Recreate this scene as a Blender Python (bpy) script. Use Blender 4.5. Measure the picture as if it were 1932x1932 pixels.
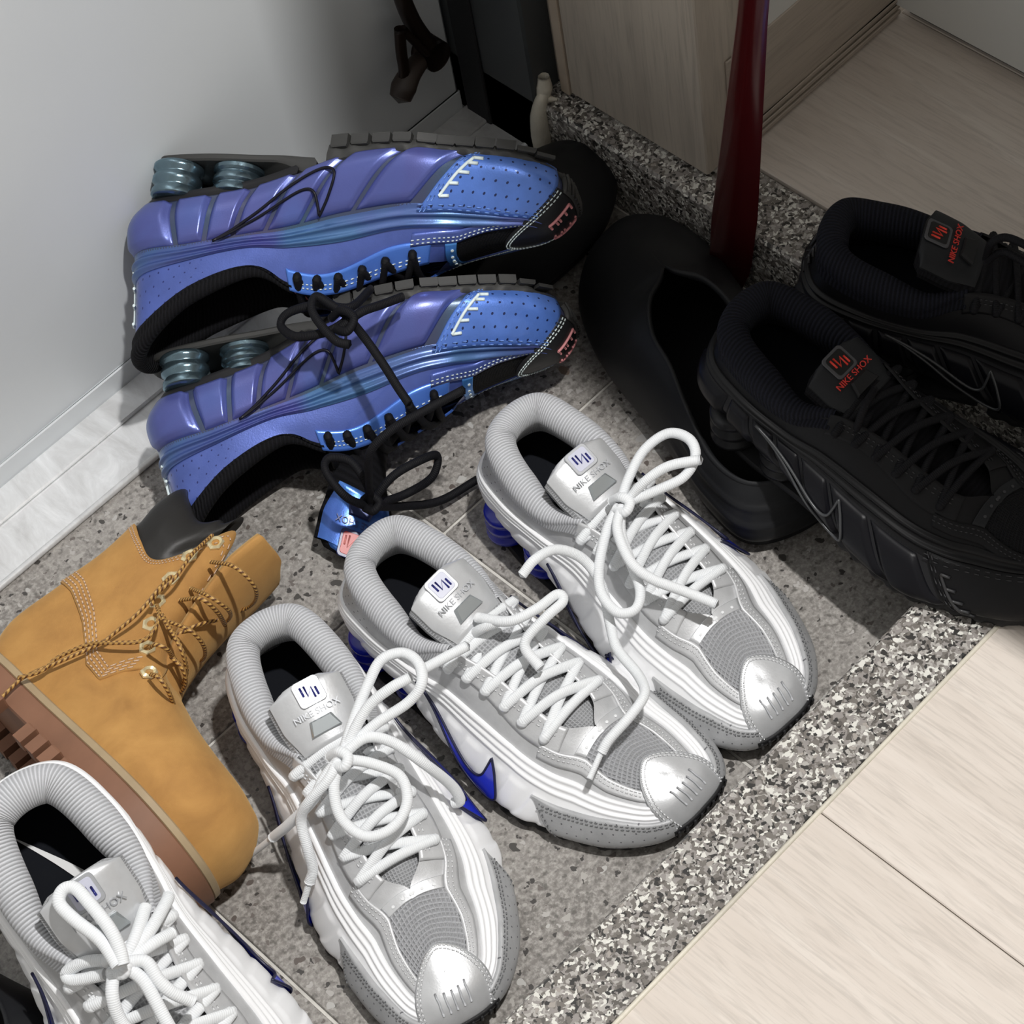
import bpy, bmesh, math, random
import numpy as np
from mathutils import Matrix, Vector
random.seed(7); rng = np.random.default_rng(7)
for _o in list(bpy.data.objects): bpy.data.objects.remove(_o, do_unlink=True)
scene = bpy.context.scene
COL = scene.collection

# ------------------------------------------------------------------ camera
CAM_H = 1.38; FPX = 4500.0
CAM_R = np.array([[0.6944568842, -0.7086912829, -0.1244439692],      # right
                  [-0.6342389191, -0.5212313758, -0.5710156271],     # down
                  [0.3398096961, 0.4754729417, -0.8114523105]])      # forward
cam = bpy.data.cameras.new('camera'); camo = bpy.data.objects.new('camera', cam); COL.objects.link(camo)
cam.sensor_width = 36.0; cam.lens = FPX / 1932 * 36.0; cam.clip_start = 0.02; cam.clip_end = 50
m = Matrix(((CAM_R[0][0], -CAM_R[1][0], -CAM_R[2][0], 0), (CAM_R[0][1], -CAM_R[1][1], -CAM_R[2][1], 0),
            (CAM_R[0][2], -CAM_R[1][2], -CAM_R[2][2], CAM_H), (0, 0, 0, 1)))
camo.matrix_world = m
scene.camera = camo

def W(u, v, z):
    """point of the place seen at photo pixel (u, v) at real height z"""
    d = CAM_R.T @ np.array([(u - 966) / FPX, (v - 966) / FPX, 1.0]); t = (z - CAM_H) / d[2]
    return np.array([0, 0, CAM_H]) + d * t

# ------------------------------------------------------------------ light
world = bpy.data.worlds.new('world'); scene.world = world; world.use_nodes = True
world.node_tree.nodes['Background'].inputs[0].default_value = (1.0, 0.97, 0.92, 1)
world.node_tree.nodes['Background'].inputs[1].default_value = 0.42

def area_light(name, loc, target, size, power, color=(1, 1, 1)):
    l = bpy.data.lights.new(name, 'AREA'); l.shape = 'DISK'; l.size = size; l.energy = power; l.color = color
    o = bpy.data.objects.new(name, l); COL.objects.link(o); o.location = loc
    o.rotation_euler = (Vector(target) - Vector(loc)).to_track_quat('-Z', 'Y').to_euler(); return o
area_light('ceiling_lamp', (0.665, 0.10, 2.25), (0.42, 0.70, 0.0), 0.10, 71, (1.0, 0.985, 0.965))

vs = scene.view_settings
vs.view_transform = 'Standard'; vs.look = 'None'; vs.exposure = 0.0; vs.gamma = 1.0; vs.use_curve_mapping = False

# ------------------------------------------------------------------ helpers: materials
MATS = {}
class NT:
    def __init__(s, name):
        s.m = bpy.data.materials.new(name); s.m.use_nodes = True; s.t = s.m.node_tree
        s.b = s.t.nodes['Principled BSDF']
    def n(s, typ, **kw):
        nd = s.t.nodes.new(typ)
        for k, v in kw.items():
            if k.startswith('i_'): nd.inputs[k[2:].replace('_', ' ')].default_value = v
            else: setattr(nd, k, v)
        return nd
    def l(s, a, b): s.t.links.new(a, b)
    def set(s, **kw):
        for k, v in kw.items(): s.b.inputs[k.replace('_', ' ')].default_value = v
    def ramp(s, fac, stops, interp='LINEAR'):
        r = s.n('ShaderNodeValToRGB'); r.color_ramp.interpolation = interp
        e = r.color_ramp.elements
        while len(e) < len(stops): e.new(0.5)
        for el, (p, c) in zip(e, stops):
            el.position = p; el.color = (c if len(c) == 4 else (*c, 1)) if not isinstance(c, (int, float)) else (c, c, c, 1)
        s.l(fac, r.inputs[0]); return r.outputs[0]
    def coord(s, which='Object', scale=(1, 1, 1), rot=(0, 0, 0)):
        tc = s.n('ShaderNodeTexCoord'); mp = s.n('ShaderNodeMapping')
        mp.inputs['Scale'].default_value = scale; mp.inputs['Rotation'].default_value = rot
        s.l(tc.outputs[which], mp.inputs[0]); return mp.outputs[0]
    def noise(s, vec, scale, detail=3, rough=0.55, dist=0.0):
        n = s.n('ShaderNodeTexNoise'); n.inputs['Scale'].default_value = scale; n.inputs['Detail'].default_value = detail
        n.inputs['Roughness'].default_value = rough; n.inputs['Distortion'].default_value = dist; s.l(vec, n.inputs['Vector']); return n.outputs[0]
    def bump(s, h, strength=0.3, dist=0.001, prev=None):
        b = s.n('ShaderNodeBump'); b.inputs['Strength'].default_value = strength; b.inputs['Distance'].default_value = dist
        s.l(h, b.inputs['Height'])
        if prev is not None: s.l(prev, b.inputs['Normal'])
        s.l(b.outputs[0], s.b.inputs['Normal']); return b.outputs[0]
    def mix(s, fac, a, b, typ='MIX'):
        x = s.n('ShaderNodeMix'); x.data_type = 'RGBA'; x.blend_type = typ
        for sock, val in ((x.inputs[0], fac), (x.inputs[6], a), (x.inputs[7], b)):
            if hasattr(val, 'is_linked'): s.l(val, sock)
            else: sock.default_value = val if isinstance(val, (int, float)) else (*val, 1)
        return x.outputs[2]
    def math(s, op, a, b=0.0):
        x = s.n('ShaderNodeMath'); x.operation = op
        for sock, val in ((x.inputs[0], a), (x.inputs[1], b)):
            if hasattr(val, 'is_linked'): s.l(val, sock)
            else: sock.default_value = val
        return x.outputs[0]

def simple(name, col, rough=0.5, metal=0.0, coat=0.0, nscale=0, nstr=0.2, ndist=0.0005, var=0.0, spec=0.5, sheen=0.0):
    if name in MATS: return MATS[name]
    if max(col) < 0.03: spec = 0.22
    t = NT(name); t.set(Base_Color=(*col, 1), Roughness=rough, Metallic=metal)
    t.b.inputs['Coat Weight'].default_value = coat; t.b.inputs['Coat Roughness'].default_value = 0.15
    t.b.inputs['Specular IOR Level'].default_value = spec; t.b.inputs['Sheen Weight'].default_value = sheen
    if nscale:
        v = t.coord('Object'); n = t.noise(v, nscale)
        t.bump(n, nstr, ndist)
        if var:
            n2 = t.noise(v, nscale * 0.12, 4)
            c = t.ramp(n2, [(0.3, tuple(max(0, x * (1 - var)) for x in col)), (0.7, tuple(min(1, x * (1 + var)) for x in col))])
            t.l(c, t.b.inputs['Base Color'])
    MATS[name] = t.m; return t.m

def uv_rib(name, col, fu, fv=0, rough=0.8, strength=0.6, dist=0.001, dark=0.7, mesh=False, sheen=0.2):
    """textile with fine relief running in UV: ribs (fu) or a net (fu and fv)"""
    if name in MATS: return MATS[name]
    t = NT(name); t.set(Roughness=rough); t.b.inputs['Sheen Weight'].default_value = sheen
    if max(col) < 0.03: t.b.inputs['Specular IOR Level'].default_value = 0.2
    tc = t.n('ShaderNodeTexCoord'); sp = t.n('ShaderNodeSeparateXYZ'); t.l(tc.outputs['UV'], sp.inputs[0])
    nz = t.noise(t.coord('Object'), 90, 2); nz = t.math('MULTIPLY', nz, 1.6)
    a = t.math('SINE', t.math('ADD', t.math('MULTIPLY', sp.outputs[0], fu), nz))
    if mesh:
        b = t.math('SINE', t.math('ADD', t.math('MULTIPLY', sp.outputs[1], fv), t.math('MULTIPLY', t.math('SIGN', a), 1.57)))
        h = t.math('MINIMUM', t.math('ABSOLUTE', a), t.math('ABSOLUTE', b)); h = t.math('MULTIPLY', h, -1.0)
        h = t.math('ADD', h, 1.0)
    else:
        h = t.math('ADD', t.math('MULTIPLY', a, 0.5), 0.5)
    wv = t.noise(t.coord('Object'), 1500, 2)
    h2 = t.math('ADD', h, t.math('MULTIPLY', wv, 0.35))
    c = t.ramp(h, [(0.0, tuple(x * dark for x in col)), (1.0, col)]); t.l(c, t.b.inputs['Base Color'])
    t.bump(h2, strength, dist); MATS[name] = t.m; return t.m

def perforated(name, col, rough, metal, pu, pv, rad, hole=(0.02, 0.02, 0.02), nscale=900, coat=0.0, u0=0.0, u1=1e3):
    """leather with a staggered grid of small punched holes laid out in UV (metres)"""
    if name in MATS: return MATS[name]
    t = NT(name); t.set(Roughness=rough, Metallic=metal); t.b.inputs['Coat Weight'].default_value = coat
    tc = t.n('ShaderNodeTexCoord'); sp = t.n('ShaderNodeSeparateXYZ'); t.l(tc.outputs['UV'], sp.inputs[0])
    u = t.math('DIVIDE', sp.outputs[0], pu); v = t.math('DIVIDE', sp.outputs[1], pv)
    row = t.math('FLOOR', v); odd = t.math('MODULO', row, 2.0)
    u = t.math('ADD', u, t.math('MULTIPLY', odd, 0.5))
    du = t.math('MULTIPLY', t.math('SUBTRACT', t.math('FRACT', u), 0.5), pu)
    dv = t.math('MULTIPLY', t.math('SUBTRACT', t.math('FRACT', v), 0.5), pv)
    d = t.math('SQRT', t.math('ADD', t.math('MULTIPLY', du, du), t.math('MULTIPLY', dv, dv)))
    inside = t.math('LESS_THAN', d, rad)
    inside = t.math('MULTIPLY', inside, t.math('MULTIPLY', t.math('GREATER_THAN', sp.outputs[0], u0), t.math('LESS_THAN', sp.outputs[0], u1)))
    n = t.noise(t.coord('Object'), nscale); n2 = t.noise(t.coord('Object'), 60, 4)
    base = t.ramp(n2, [(0.3, tuple(x * 0.88 for x in col)), (0.7, tuple(min(1, x * 1.1) for x in col))])
    t.l(t.mix(inside, base, hole), t.b.inputs['Base Color'])
    t.bump(n, 0.25, 0.0004); MATS[name] = t.m; return t.m

# ------------------------------------------------------------------ helpers: objects
def tag(o, label=None, cat=None, group=None, kind=None):
    if label: o['label'] = label
    if cat: o['category'] = cat
    if group: o['group'] = group
    if kind: o['kind'] = kind
    return o
def empty(name, mat=None, label=None, cat=None, group=None):
    o = bpy.data.objects.new(name, None); o.empty_display_size = 0.02; COL.objects.link(o)
    if mat is not None: o.matrix_world = mat
    return tag(o, label, cat, group)

class MB:
    def __init__(s): s.v = []; s.f = []; s.uv = []; s.mi = []; s.nv = 0
    def grid(s, P, uv=None, closeU=False, closeV=False, flip=False, mi=0):
        P = np.asarray(P, float); nu, nv = P.shape[:2]; b = s.nv
        s.v.append(P.reshape(-1, 3))
        if uv is None:
            a, c = np.meshgrid(np.linspace(0, 1, nu), np.linspace(0, 1, nv), indexing='ij'); uv = np.stack([a, c], -1)
        s.uv.append(np.asarray(uv, float).reshape(-1, 2)); s.nv += nu * nv
        I = np.arange(nu if closeU else nu - 1); J = np.arange(nv if closeV else nv - 1)
        i, j = np.meshgrid(I, J, indexing='ij'); i2 = (i + 1) % nu; j2 = (j + 1) % nv
        q = np.stack([i * nv + j, i2 * nv + j, i2 * nv + j2, i * nv + j2], -1).reshape(-1, 4) + b
        if flip: q = q[:, ::-1]
        s.f.append(q)
        s.mi.append(np.full(len(q), mi) if np.isscalar(mi) else np.asarray(mi).reshape(-1))
        return b
    def tube(s, pts, r, n=8, closed=False, mi=0, smooth=0, cap=True, flat=1.0, up=None):
        pts = np.asarray(pts, float)
        if smooth: pts = spline(pts, smooth, closed)
        N = len(pts); r = np.full(N, r) if np.isscalar(r) else np.interp(np.linspace(0, 1, N), np.linspace(0, 1, len(r)), r)
        T = np.gradient(pts, axis=0) if not closed else (np.roll(pts, -1, 0) - np.roll(pts, 1, 0))
        T /= np.linalg.norm(T, axis=1, keepdims=True) + 1e-12
        a = np.array([0, 0, 1.0]) if up is None else np.asarray(up, float)
        if abs(T[0] @ a) > 0.95: a = np.array([1.0, 0, 0])
        Nn = np.cross(T[0], a); Nn /= np.linalg.norm(Nn); Ns = []
        for k in range(N):
            Nn = Nn - T[k] * (Nn @ T[k]); Nn /= np.linalg.norm(Nn) + 1e-12; Ns.append(Nn)
        Ns = np.array(Ns); B = np.cross(T, Ns)
        th = np.linspace(0, 2 * np.pi, n, endpoint=False)
        P = pts[:, None] + r[:, None, None] * (np.cos(th)[None, :, None] * Ns[:, None] + flat * np.sin(th)[None, :, None] * B[:, None])
        L = np.concatenate([[0], np.cumsum(np.linalg.norm(np.diff(pts, axis=0), axis=1))])
        uv = np.stack(np.broadcast_arrays(L[:, None], (th / 6.2832 * 0.01)[None, :]), -1)
        b = s.grid(P, uv, closeU=closed, closeV=True, mi=mi)
        if cap and not closed:
            for e, off in ((0, 0), (N - 1, (N - 1) * n)):
                c = s.nv; tip = pts[e] + T[e] * r[e] * (0.5 if e else -0.5)
                s.v.append(tip[None]); s.uv.append(np.zeros((1, 2))); s.nv += 1
                k = np.arange(n); a2 = b + off + k; b2 = b + off + (k + 1) % n
                q = np.stack([b2, a2, np.full(n, c)], -1) if not e else np.stack([a2, b2, np.full(n, c)], -1)
                s.f.append(q); s.mi.append(np.full(n, mi))
    def fan(s, ring, center, mi=0, flip=False):
        ring = np.asarray(ring, float); b = s.nv; n = len(ring)
        s.v.append(np.vstack([ring, np.asarray(center, float)[None]])); s.uv.append(np.zeros((n + 1, 2))); s.nv += n + 1
        k = np.arange(n); q = np.stack([b + k, b + (k + 1) % n, np.full(n, b + n)], -1)
        if flip: q = q[:, ::-1]
        s.f.append(q); s.mi.append(np.full(n, mi))
    def lathe(s, prof, n=24, M=None, mi=0):
        prof = np.asarray(prof, float); th = np.linspace(0, 2 * np.pi, n, endpoint=False)
        P = np.stack([prof[:, 0, None] * np.cos(th), prof[:, 0, None] * np.sin(th), np.broadcast_to(prof[:, 1, None], (len(prof), n))], -1)
        if M is not None: P = P @ np.asarray(M)[:3, :3].T + np.asarray(M)[:3, 3]
        s.grid(P, closeV=True, flip=True, mi=mi)
    def prism(s, poly, z0, z1, M=None, mi=0, bev=0.0):
        """extruded convex-ish outline (2d) with optional bevelled top rim"""
        poly = np.asarray(poly, float); c = poly.mean(0)
        rings = [(poly, z0), (poly, z1 - bev)] + ([(c + (poly - c) * (1 - bev / (np.linalg.norm(poly - c, axis=1, keepdims=True) + 1e-9)), z1)] if bev else [])
        P = np.stack([np.column_stack([p, np.full(len(p), z)]) for p, z in rings])
        cc = [np.array([*c, z0]), np.array([*c, z1])]
        if M is not None:
            A = np.asarray(M)[:3, :3]; t = np.asarray(M)[:3, 3]; P = P @ A.T + t; cc = [A @ x + t for x in cc]
        s.grid(P, closeV=True, flip=True, mi=mi); s.fan(P[-1], cc[1], mi); s.fan(P[0], cc[0], mi, flip=True)
    def box(s, lo, hi, mi=0, bev=0.0):
        lo = np.asarray(lo, float); hi = np.asarray(hi, float)
        x0, y0, z0 = lo; x1, y1, z1 = hi; b = min(bev, *(0.49 * (hi - lo))) if bev else 0
        if not b: 
            s.prism([(x0, y0), (x1, y0), (x1, y1), (x0, y1)], z0, z1, mi=mi); return
        def rect(d, z): return [(x0 + d, y0 + d, z), (x1 - d, y0 + d, z), (x1 - d, y1 - d, z), (x0 + d, y1 - d, z)]
        def oct_(z, d):
            p = []
            for (cx, cy, sx, sy) in ((x0, y0, 1, 1), (x1, y0, -1, 1), (x1, y1, -1, -1), (x0, y1, 1, -1)):
                a = (cx + sx * d, cy + sy * (d + b), z); c = (cx + sx * (d + b), cy + sy * d, z)
                p += [a, c] if (sx * sy > 0) else [c, a]
            return p
        P = np.array([oct_(z0, b), oct_(z0 + b, 0), oct_(z1 - b, 0), oct_(z1, b)])
        s.grid(P, closeV=True, flip=True, mi=mi); s.fan(P[-1], P[-1].mean(0), mi); s.fan(P[0], P[0].mean(0), mi, flip=True)
    def mesh(s, name):
        V = np.vstack(s.v); UV = np.vstack(s.uv)
        faces = [tuple(r) for q in s.f for r in q.tolist()]
        me = bpy.data.meshes.new(name); me.from_pydata(V.tolist(), [], faces)
        li = np.empty(len(me.loops), dtype=np.int32); me.loops.foreach_get('vertex_index', li)
        ul = me.uv_layers.new(name='UVMap'); ul.data.foreach_set('uv', UV[li].ravel())
        me.polygons.foreach_set('material_index', np.concatenate(s.mi).astype(np.int32))
        return me
    def build(s, name, mats, parent=None, smooth=True, weld=0.0, label=None, angle=None, kind=None):
        me = s.mesh(name)
        for mm in (mats if isinstance(mats, (list, tuple)) else [mats]): me.materials.append(mm)
        if weld:
            bm = bmesh.new(); bm.from_mesh(me); bmesh.ops.remove_doubles(bm, verts=bm.verts, dist=weld); bm.to_mesh(me); bm.free()
        me.polygons.foreach_set('use_smooth', np.full(len(me.polygons), bool(smooth)))
        if angle: me.set_sharp_from_angle(angle=math.radians(angle))
        me.update()
        o = bpy.data.objects.new(name, me); COL.objects.link(o)
        if parent is not None: o.parent = parent
        if label: o['label'] = label
        if kind: o['kind'] = kind
        return o

def spline(pts, per=8, closed=False):
    """Catmull-Rom through the points"""
    p = np.asarray(pts, float); n = len(p)
    if closed: q = np.vstack([p[-1], p, p[0], p[1]]); segs = n
    else: q = np.vstack([2 * p[0] - p[1], p, 2 * p[-1] - p[-2]]); segs = n - 1
    out = []; t = np.linspace(0, 1, per, endpoint=False)[:, None]
    for i in range(segs):
        a, b, c, d = q[i:i + 4]
        out.append(0.5 * (2 * b + (c - a) * t + (2 * a - 5 * b + 4 * c - d) * t ** 2 + (3 * b - a - 3 * c + d) * t ** 3))
    if not closed: out.append(p[-1][None])
    return np.vstack(out)
def sstep(a, b, x): t = np.clip((np.asarray(x, float) - a) / (b - a), 0, 1); return t * t * (3 - 2 * t)
def frame(origin, xax, zax):
    x = np.asarray(xax, float); x = x / np.linalg.norm(x); z = np.asarray(zax, float); z = z - x * (x @ z); z /= np.linalg.norm(z); y = np.cross(z, x)
    return Matrix(((x[0], y[0], z[0], origin[0]), (x[1], y[1], z[1], origin[1]), (x[2], y[2], z[2], origin[2]), (0, 0, 0, 1)))

# ================================================================== the setting
HK = 0.065                      # height of the granite kerb above the tiles
def mat_terrazzo():
    t = NT('terrazzo'); v = t.coord('Object')
    base = t.ramp(t.noise(v, 7, 5, 0.6), [(0.3, (0.15, 0.138, 0.126)), (0.7, (0.33, 0.31, 0.288))])
    fine = t.noise(v, 260, 3, 0.7)
    base = t.mix(t.ramp(fine, [(0.42, 0.0), (0.66, 0.75)]), base, (0.48, 0.455, 0.425))
    base = t.mix(t.ramp(t.noise(v, 190, 2, 0.6), [(0.32, 0.7), (0.48, 0.0)]), base, (0.085, 0.078, 0.07))
    def chips(scale, lo, size, cols, warp):
        nonlocal base
        d = t.n('ShaderNodeMixRGB'); d.blend_type = 'ADD'; d.inputs[0].default_value = warp
        nz = t.n('ShaderNodeTexNoise'); nz.inputs['Scale'].default_value = scale * 1.3; t.l(v, nz.inputs['Vector'])
        t.l(v, d.inputs[1]); t.l(nz.outputs['Color'], d.inputs[2])
        vo = t.n('ShaderNodeTexVoronoi'); vo.inputs['Scale'].default_value = scale; vo.inputs['Randomness'].default_value = 1.0; t.l(d.outputs[0], vo.inputs['Vector'])
        sp = t.n('ShaderNodeSeparateColor'); t.l(vo.outputs['Color'], sp.inputs[0])
        pick = t.math('GREATER_THAN', sp.outputs[0], lo)
        near = t.math('LESS_THAN', vo.outputs['Distance'], t.math('MULTIPLY', sp.outputs[2], size))
        c = t.ramp(sp.outputs[1], cols, 'CONSTANT')
        base = t.mix(t.math('MULTIPLY', pick, near), base, c)
    chips(34, 0.66, 0.42, [(0, (0.07, 0.062, 0.058)), (0.30, (0.13, 0.105, 0.09)), (0.52, (0.42, 0.40, 0.37)), (0.72, (0.20, 0.15, 0.12)), (0.86, (0.36, 0.35, 0.34))], 0.02)
    chips(75, 0.52, 0.42, [(0, (0.06, 0.055, 0.05)), (0.30, (0.40, 0.38, 0.355)), (0.6, (0.11, 0.09, 0.08)), (0.8, (0.46, 0.45, 0.43))], 0.012)
    chips(150, 0.46, 0.40, [(0, (0.05, 0.045, 0.042)), (0.4, (0.44, 0.42, 0.40)), (0.7, (0.15, 0.13, 0.12))], 0.008)
    t.l(base, t.b.inputs['Base Color']); t.set(Roughness=0.42)
    t.bump(fine, 0.12, 0.0004); return t.m
def mat_granite():
    t = NT('granite'); v = t.coord('Object', (1, 1, 1.0))
    nz = t.n('ShaderNodeTexNoise'); nz.inputs['Scale'].default_value = 200; t.l(v, nz.inputs['Vector'])
    d = t.n('ShaderNodeMixRGB'); d.blend_type = 'ADD'; d.inputs[0].default_value = 0.008; t.l(v, d.inputs[1]); t.l(nz.outputs['Color'], d.inputs[2])
    vo = t.n('ShaderNodeTexVoronoi'); vo.inputs['Scale'].default_value = 420; t.l(d.outputs[0], vo.inputs['Vector'])
    sp = t.n('ShaderNodeSeparateColor'); t.l(vo.outputs['Color'], sp.inputs[0])
    c = t.ramp(sp.outputs[0], [(0, (0.03, 0.028, 0.026)), (0.14, (0.16, 0.145, 0.13)), (0.36, (0.27, 0.25, 0.235)), (0.60, (0.40, 0.38, 0.355)), (0.76, (0.66, 0.65, 0.60)), (0.90, (0.10, 0.09, 0.08))], 'CONSTANT')
    vo2 = t.n('ShaderNodeTexVoronoi'); vo2.inputs['Scale'].default_value = 215; t.l(d.outputs[0], vo2.inputs['Vector'])
    s2 = t.n('ShaderNodeSeparateColor'); t.l(vo2.outputs['Color'], s2.inputs[0])
    big = t.math('MULTIPLY', t.math('GREATER_THAN', s2.outputs[0], 0.70), t.math('LESS_THAN', vo2.outputs['Distance'], 0.36))
    c2 = t.ramp(s2.outputs[1], [(0, (0.72, 0.71, 0.66)), (0.5, (0.025, 0.024, 0.024)), (0.66, (0.34, 0.31, 0.28))], 'CONSTANT')
    t.l(t.mix(big, c, c2), t.b.inputs['Base Color']); t.set(Roughness=0.38)
    return t.m
def mat_wood(name, c0, c1, c2, axis='Y', rough=0.45, gs=1.0, off=0.0):
    t = NT(name)
    sc = {'Y': (1, 0.07, 1), 'Z': (1, 1, 0.06), 'X': (0.07, 1, 1)}[axis]
    tc = t.n('ShaderNodeTexCoord'); mp = t.n('ShaderNodeMapping'); mp.inputs['Scale'].default_value = sc
    mp.inputs['Location'].default_value = (off, off * 0.7, 0); t.l(tc.outputs['Object'], mp.inputs[0]); v = mp.outputs[0]
    g = t.noise(v, 150 * gs, 5, 0.62, 1.2); g2 = t.noise(v, 26 * gs, 4, 0.55, 2.2); g3 = t.noise(v, 420 * gs, 2, 0.5)
    col = t.ramp(g2, [(0.28, c1), (0.55, c0), (0.8, c2)])
    dk = t.ramp(g, [(0.33, 0.42), (0.50, 0.0)])
    col = t.mix(dk, col, tuple(x * 0.70 for x in c1))
    col = t.mix(t.ramp(g3, [(0.30, 0.38), (0.48, 0.0)]), col, tuple(x * 0.76 for x in c1))
    t.l(col, t.b.inputs['Base Color']); t.set(Roughness=rough); t.bump(g, 0.15, 0.0005); return t.m
def mat_brushed():
    t = NT('brushed_aluminium'); v = t.coord('Object', (0.05, 1, 1))
    n = t.noise(v, 700, 3); n2 = t.noise(t.coord('Object', (1, 0.35, 1)), 42, 5, 0.7, 1.0)
    c = t.ramp(n2, [(0.3, (0.60, 0.60, 0.60)), (0.62, (0.80, 0.81, 0.82)), (0.8, (0.95, 0.96, 0.97))]); t.l(c, t.b.inputs['Base Color'])
    t.set(Metallic=0.35, Roughness=0.42); t.bump(n, 0.18, 0.0004); return t.m
def mat_door():
    t = NT('painted_steel'); v = t.coord('Object')
    n = t.noise(v, 5, 3); c = t.ramp(n, [(0.3, (0.645, 0.675, 0.70)), (0.7, (0.685, 0.715, 0.735))])
    sc = t.ramp(t.noise(t.coord('Object', (1.0, 1.0, 0.10)), 160, 4, 0.75), [(0.60, 0.0), (0.72, 0.5)])
    sep = t.n('ShaderNodeSeparateXYZ'); t.l(v, sep.inputs[0])
    band = t.math('MULTIPLY', t.ramp(sep.outputs[2], [(0.030, 0.0), (0.042, 1.0), (0.060, 1.0), (0.080, 0.0)]), t.ramp(sep.outputs[0], [(0.40, 1.0), (0.50, 0.0)]))
    t.l(t.mix(t.math('MULTIPLY', sc, band), c, (0.72, 0.73, 0.73)), t.b.inputs['Base Color'])
    t.set(Roughness=0.36); t.bump(t.noise(v, 900, 2), 0.05, 0.0003); return t.m
M_TERR = mat_terrazzo(); M_GRAN = mat_granite(); M_ALU = mat_brushed(); M_DOOR = mat_door()
M_WOODS = [mat_wood('pale_oak_%d' % i, (0.655 - .015 * i, 0.59 - .015 * i, 0.53 - .015 * i), (0.59, 0.525, 0.465), (0.70, 0.645, 0.585), 'Y', gs=1.35, off=i * 3.7) for i in range(3)]
M_PANEL = mat_wood('oak_laminate', (0.47, 0.415, 0.35), (0.40, 0.35, 0.295), (0.53, 0.465, 0.395), 'Z', 0.5, 0.8)
M_BASE = mat_wood('oak_skirting', (0.42, 0.36, 0.30), (0.36, 0.31, 0.26), (0.47, 0.41, 0.345), 'X', 0.5, 0.8)
M_STRIP = simple('light_oak_edge', (0.46, 0.38, 0.30), 0.55, nscale=300, var=0.1)
M_GROUT = simple('pale_grout', (0.62, 0.60, 0.56), 0.9, nscale=400, nstr=0.4, var=0.15)
M_FRAME = simple('dark_steel_frame', (0.06, 0.066, 0.07), 0.5, 0.2, nscale=300, nstr=0.08)
M_WALL = simple('warm_white_wall', (0.62, 0.61, 0.58), 0.8, nscale=500, nstr=0.1)
M_WHITE = simple('white_lacquer', (0.66, 0.67, 0.65), 0.35)
M_CAULK = simple('cream_silicone', (0.60, 0.56, 0.47), 0.45, nscale=200, nstr=0.3, ndist=0.002, var=0.15)

floor = MB(); floor.box((-0.70, 0.44, -0.03), (0.90, 1.16, -0.0022)); floor = floor.build('floor', M_GROUT, smooth=False); tag(floor, kind='structure')
xs = [-0.687, -0.382, -0.077, 0.228, 0.533, 0.838, 0.895]; ys = [0.455, 0.529, 0.834, 1.139]
for i in range(len(xs) - 1):
    for j in range(len(ys) - 1):
        b = MB(); g = 0.0013
        b.box((xs[i] + g, ys[j] + g, -0.012), (xs[i + 1] - g, ys[j + 1] - g, 0.0), bev=0.0006); b.build('floor_tile', M_TERR, floor, smooth=False)

# granite kerb around the sunken entrance: long bar facing the door, return bar under the cabinet
kerb = MB(); kerb.box((-0.70, 0.466, -0.02), (0.8915, 0.518, HK), bev=0.0025); tag(kerb.build('trim_1', M_GRAN, smooth=False), kind='structure')
kerb = MB(); kerb.box((0.839, 0.5182, -0.02), (0.8915, 1.135, HK - 0.0003), bev=0.0025); tag(kerb.build('trim_2', M_GRAN, smooth=False), kind='structure')
# wood floor
deck = MB(); deck.box((-0.75, -1.2, -0.05), (1.9, 0.4655, HK - 0.012)); deck.box((0.892, 0.4655, -0.05), (1.9, 0.90, HK - 0.012))
deck = deck.build('floor_upper', M_BASE, smooth=False); tag(deck, kind='structure')
px = [-0.629, -0.439, -0.249, -0.059, 0.131, 0.321, 0.511, 0.701, 0.8917, 1.082, 1.272, 1.462, 1.652]
for i in range(len(px) - 1):
    y1 = 0.4653 if px[i] < 0.88 else 0.866
    b = MB(); b.box((px[i] + 0.0003, -1.2, HK - 0.012), (px[i + 1] - 0.0003, y1, HK + 0.001), bev=0.0007); b.build('floor_plank', M_WOODS[i % 3], deck, smooth=False)
# caulk bead between the kerb and the wood
cb = MB(); cb.tube([(-0.7, 0.4656, HK + 0.0006), (0.2, 0.4658, HK + 0.0008), (0.889, 0.4656, HK + 0.0006)], 0.0018, 6, smooth=20); cb.build('caulk_bead', M_CAULK, deck)

# entrance door, sill and jamb
dr = MB(); dr.box((-0.40, 1.118, 0.004), (0.8376, 1.16, 2.05), bev=0.004); door = dr.build('door_1', M_DOOR, smooth=False); tag(door, kind='structure')
dr = MB(); dr.box((-0.40, 1.1155, 0.004), (0.836, 1.1182, 0.026), bev=0.001); dr.build('kick_rail', M_DOOR, door, smooth=False)
sl = MB(); sl.box((-0.55, 1.049, -0.01), (0.84, 1.14, 0.004), bev=0.001); sill = sl.build('trim_3', M_ALU, smooth=False); tag(sill, kind='structure')
sl = MB(); sl.box((-0.55, 1.090, 0.004), (0.84, 1.1155, 0.0075), bev=0.001); sl.build('sill_lip', M_ALU, sill, smooth=False)
sl = MB(); sl.tube([(-0.55, 1.0485, 0.003), (0.84, 1.0485, 0.003)], 0.0028, 8); sl.build('sill_nosing', M_ALU, sill)
jb = MB(); jb.box((0.839, 1.0285, 0.0), (0.875, 1.30, 2.1), bev=0.002); jamb = jb.build('trim_4', M_FRAME, smooth=False); tag(jamb, kind='structure')
jb = MB(); jb.box((0.8365, 1.085, 0.004), (0.8395, 1.112, 2.05), bev=0.001); jb.build('weather_seal', simple('black_rubber_seal', (0.02, 0.02, 0.022), 0.6), jamb, smooth=False)
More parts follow.
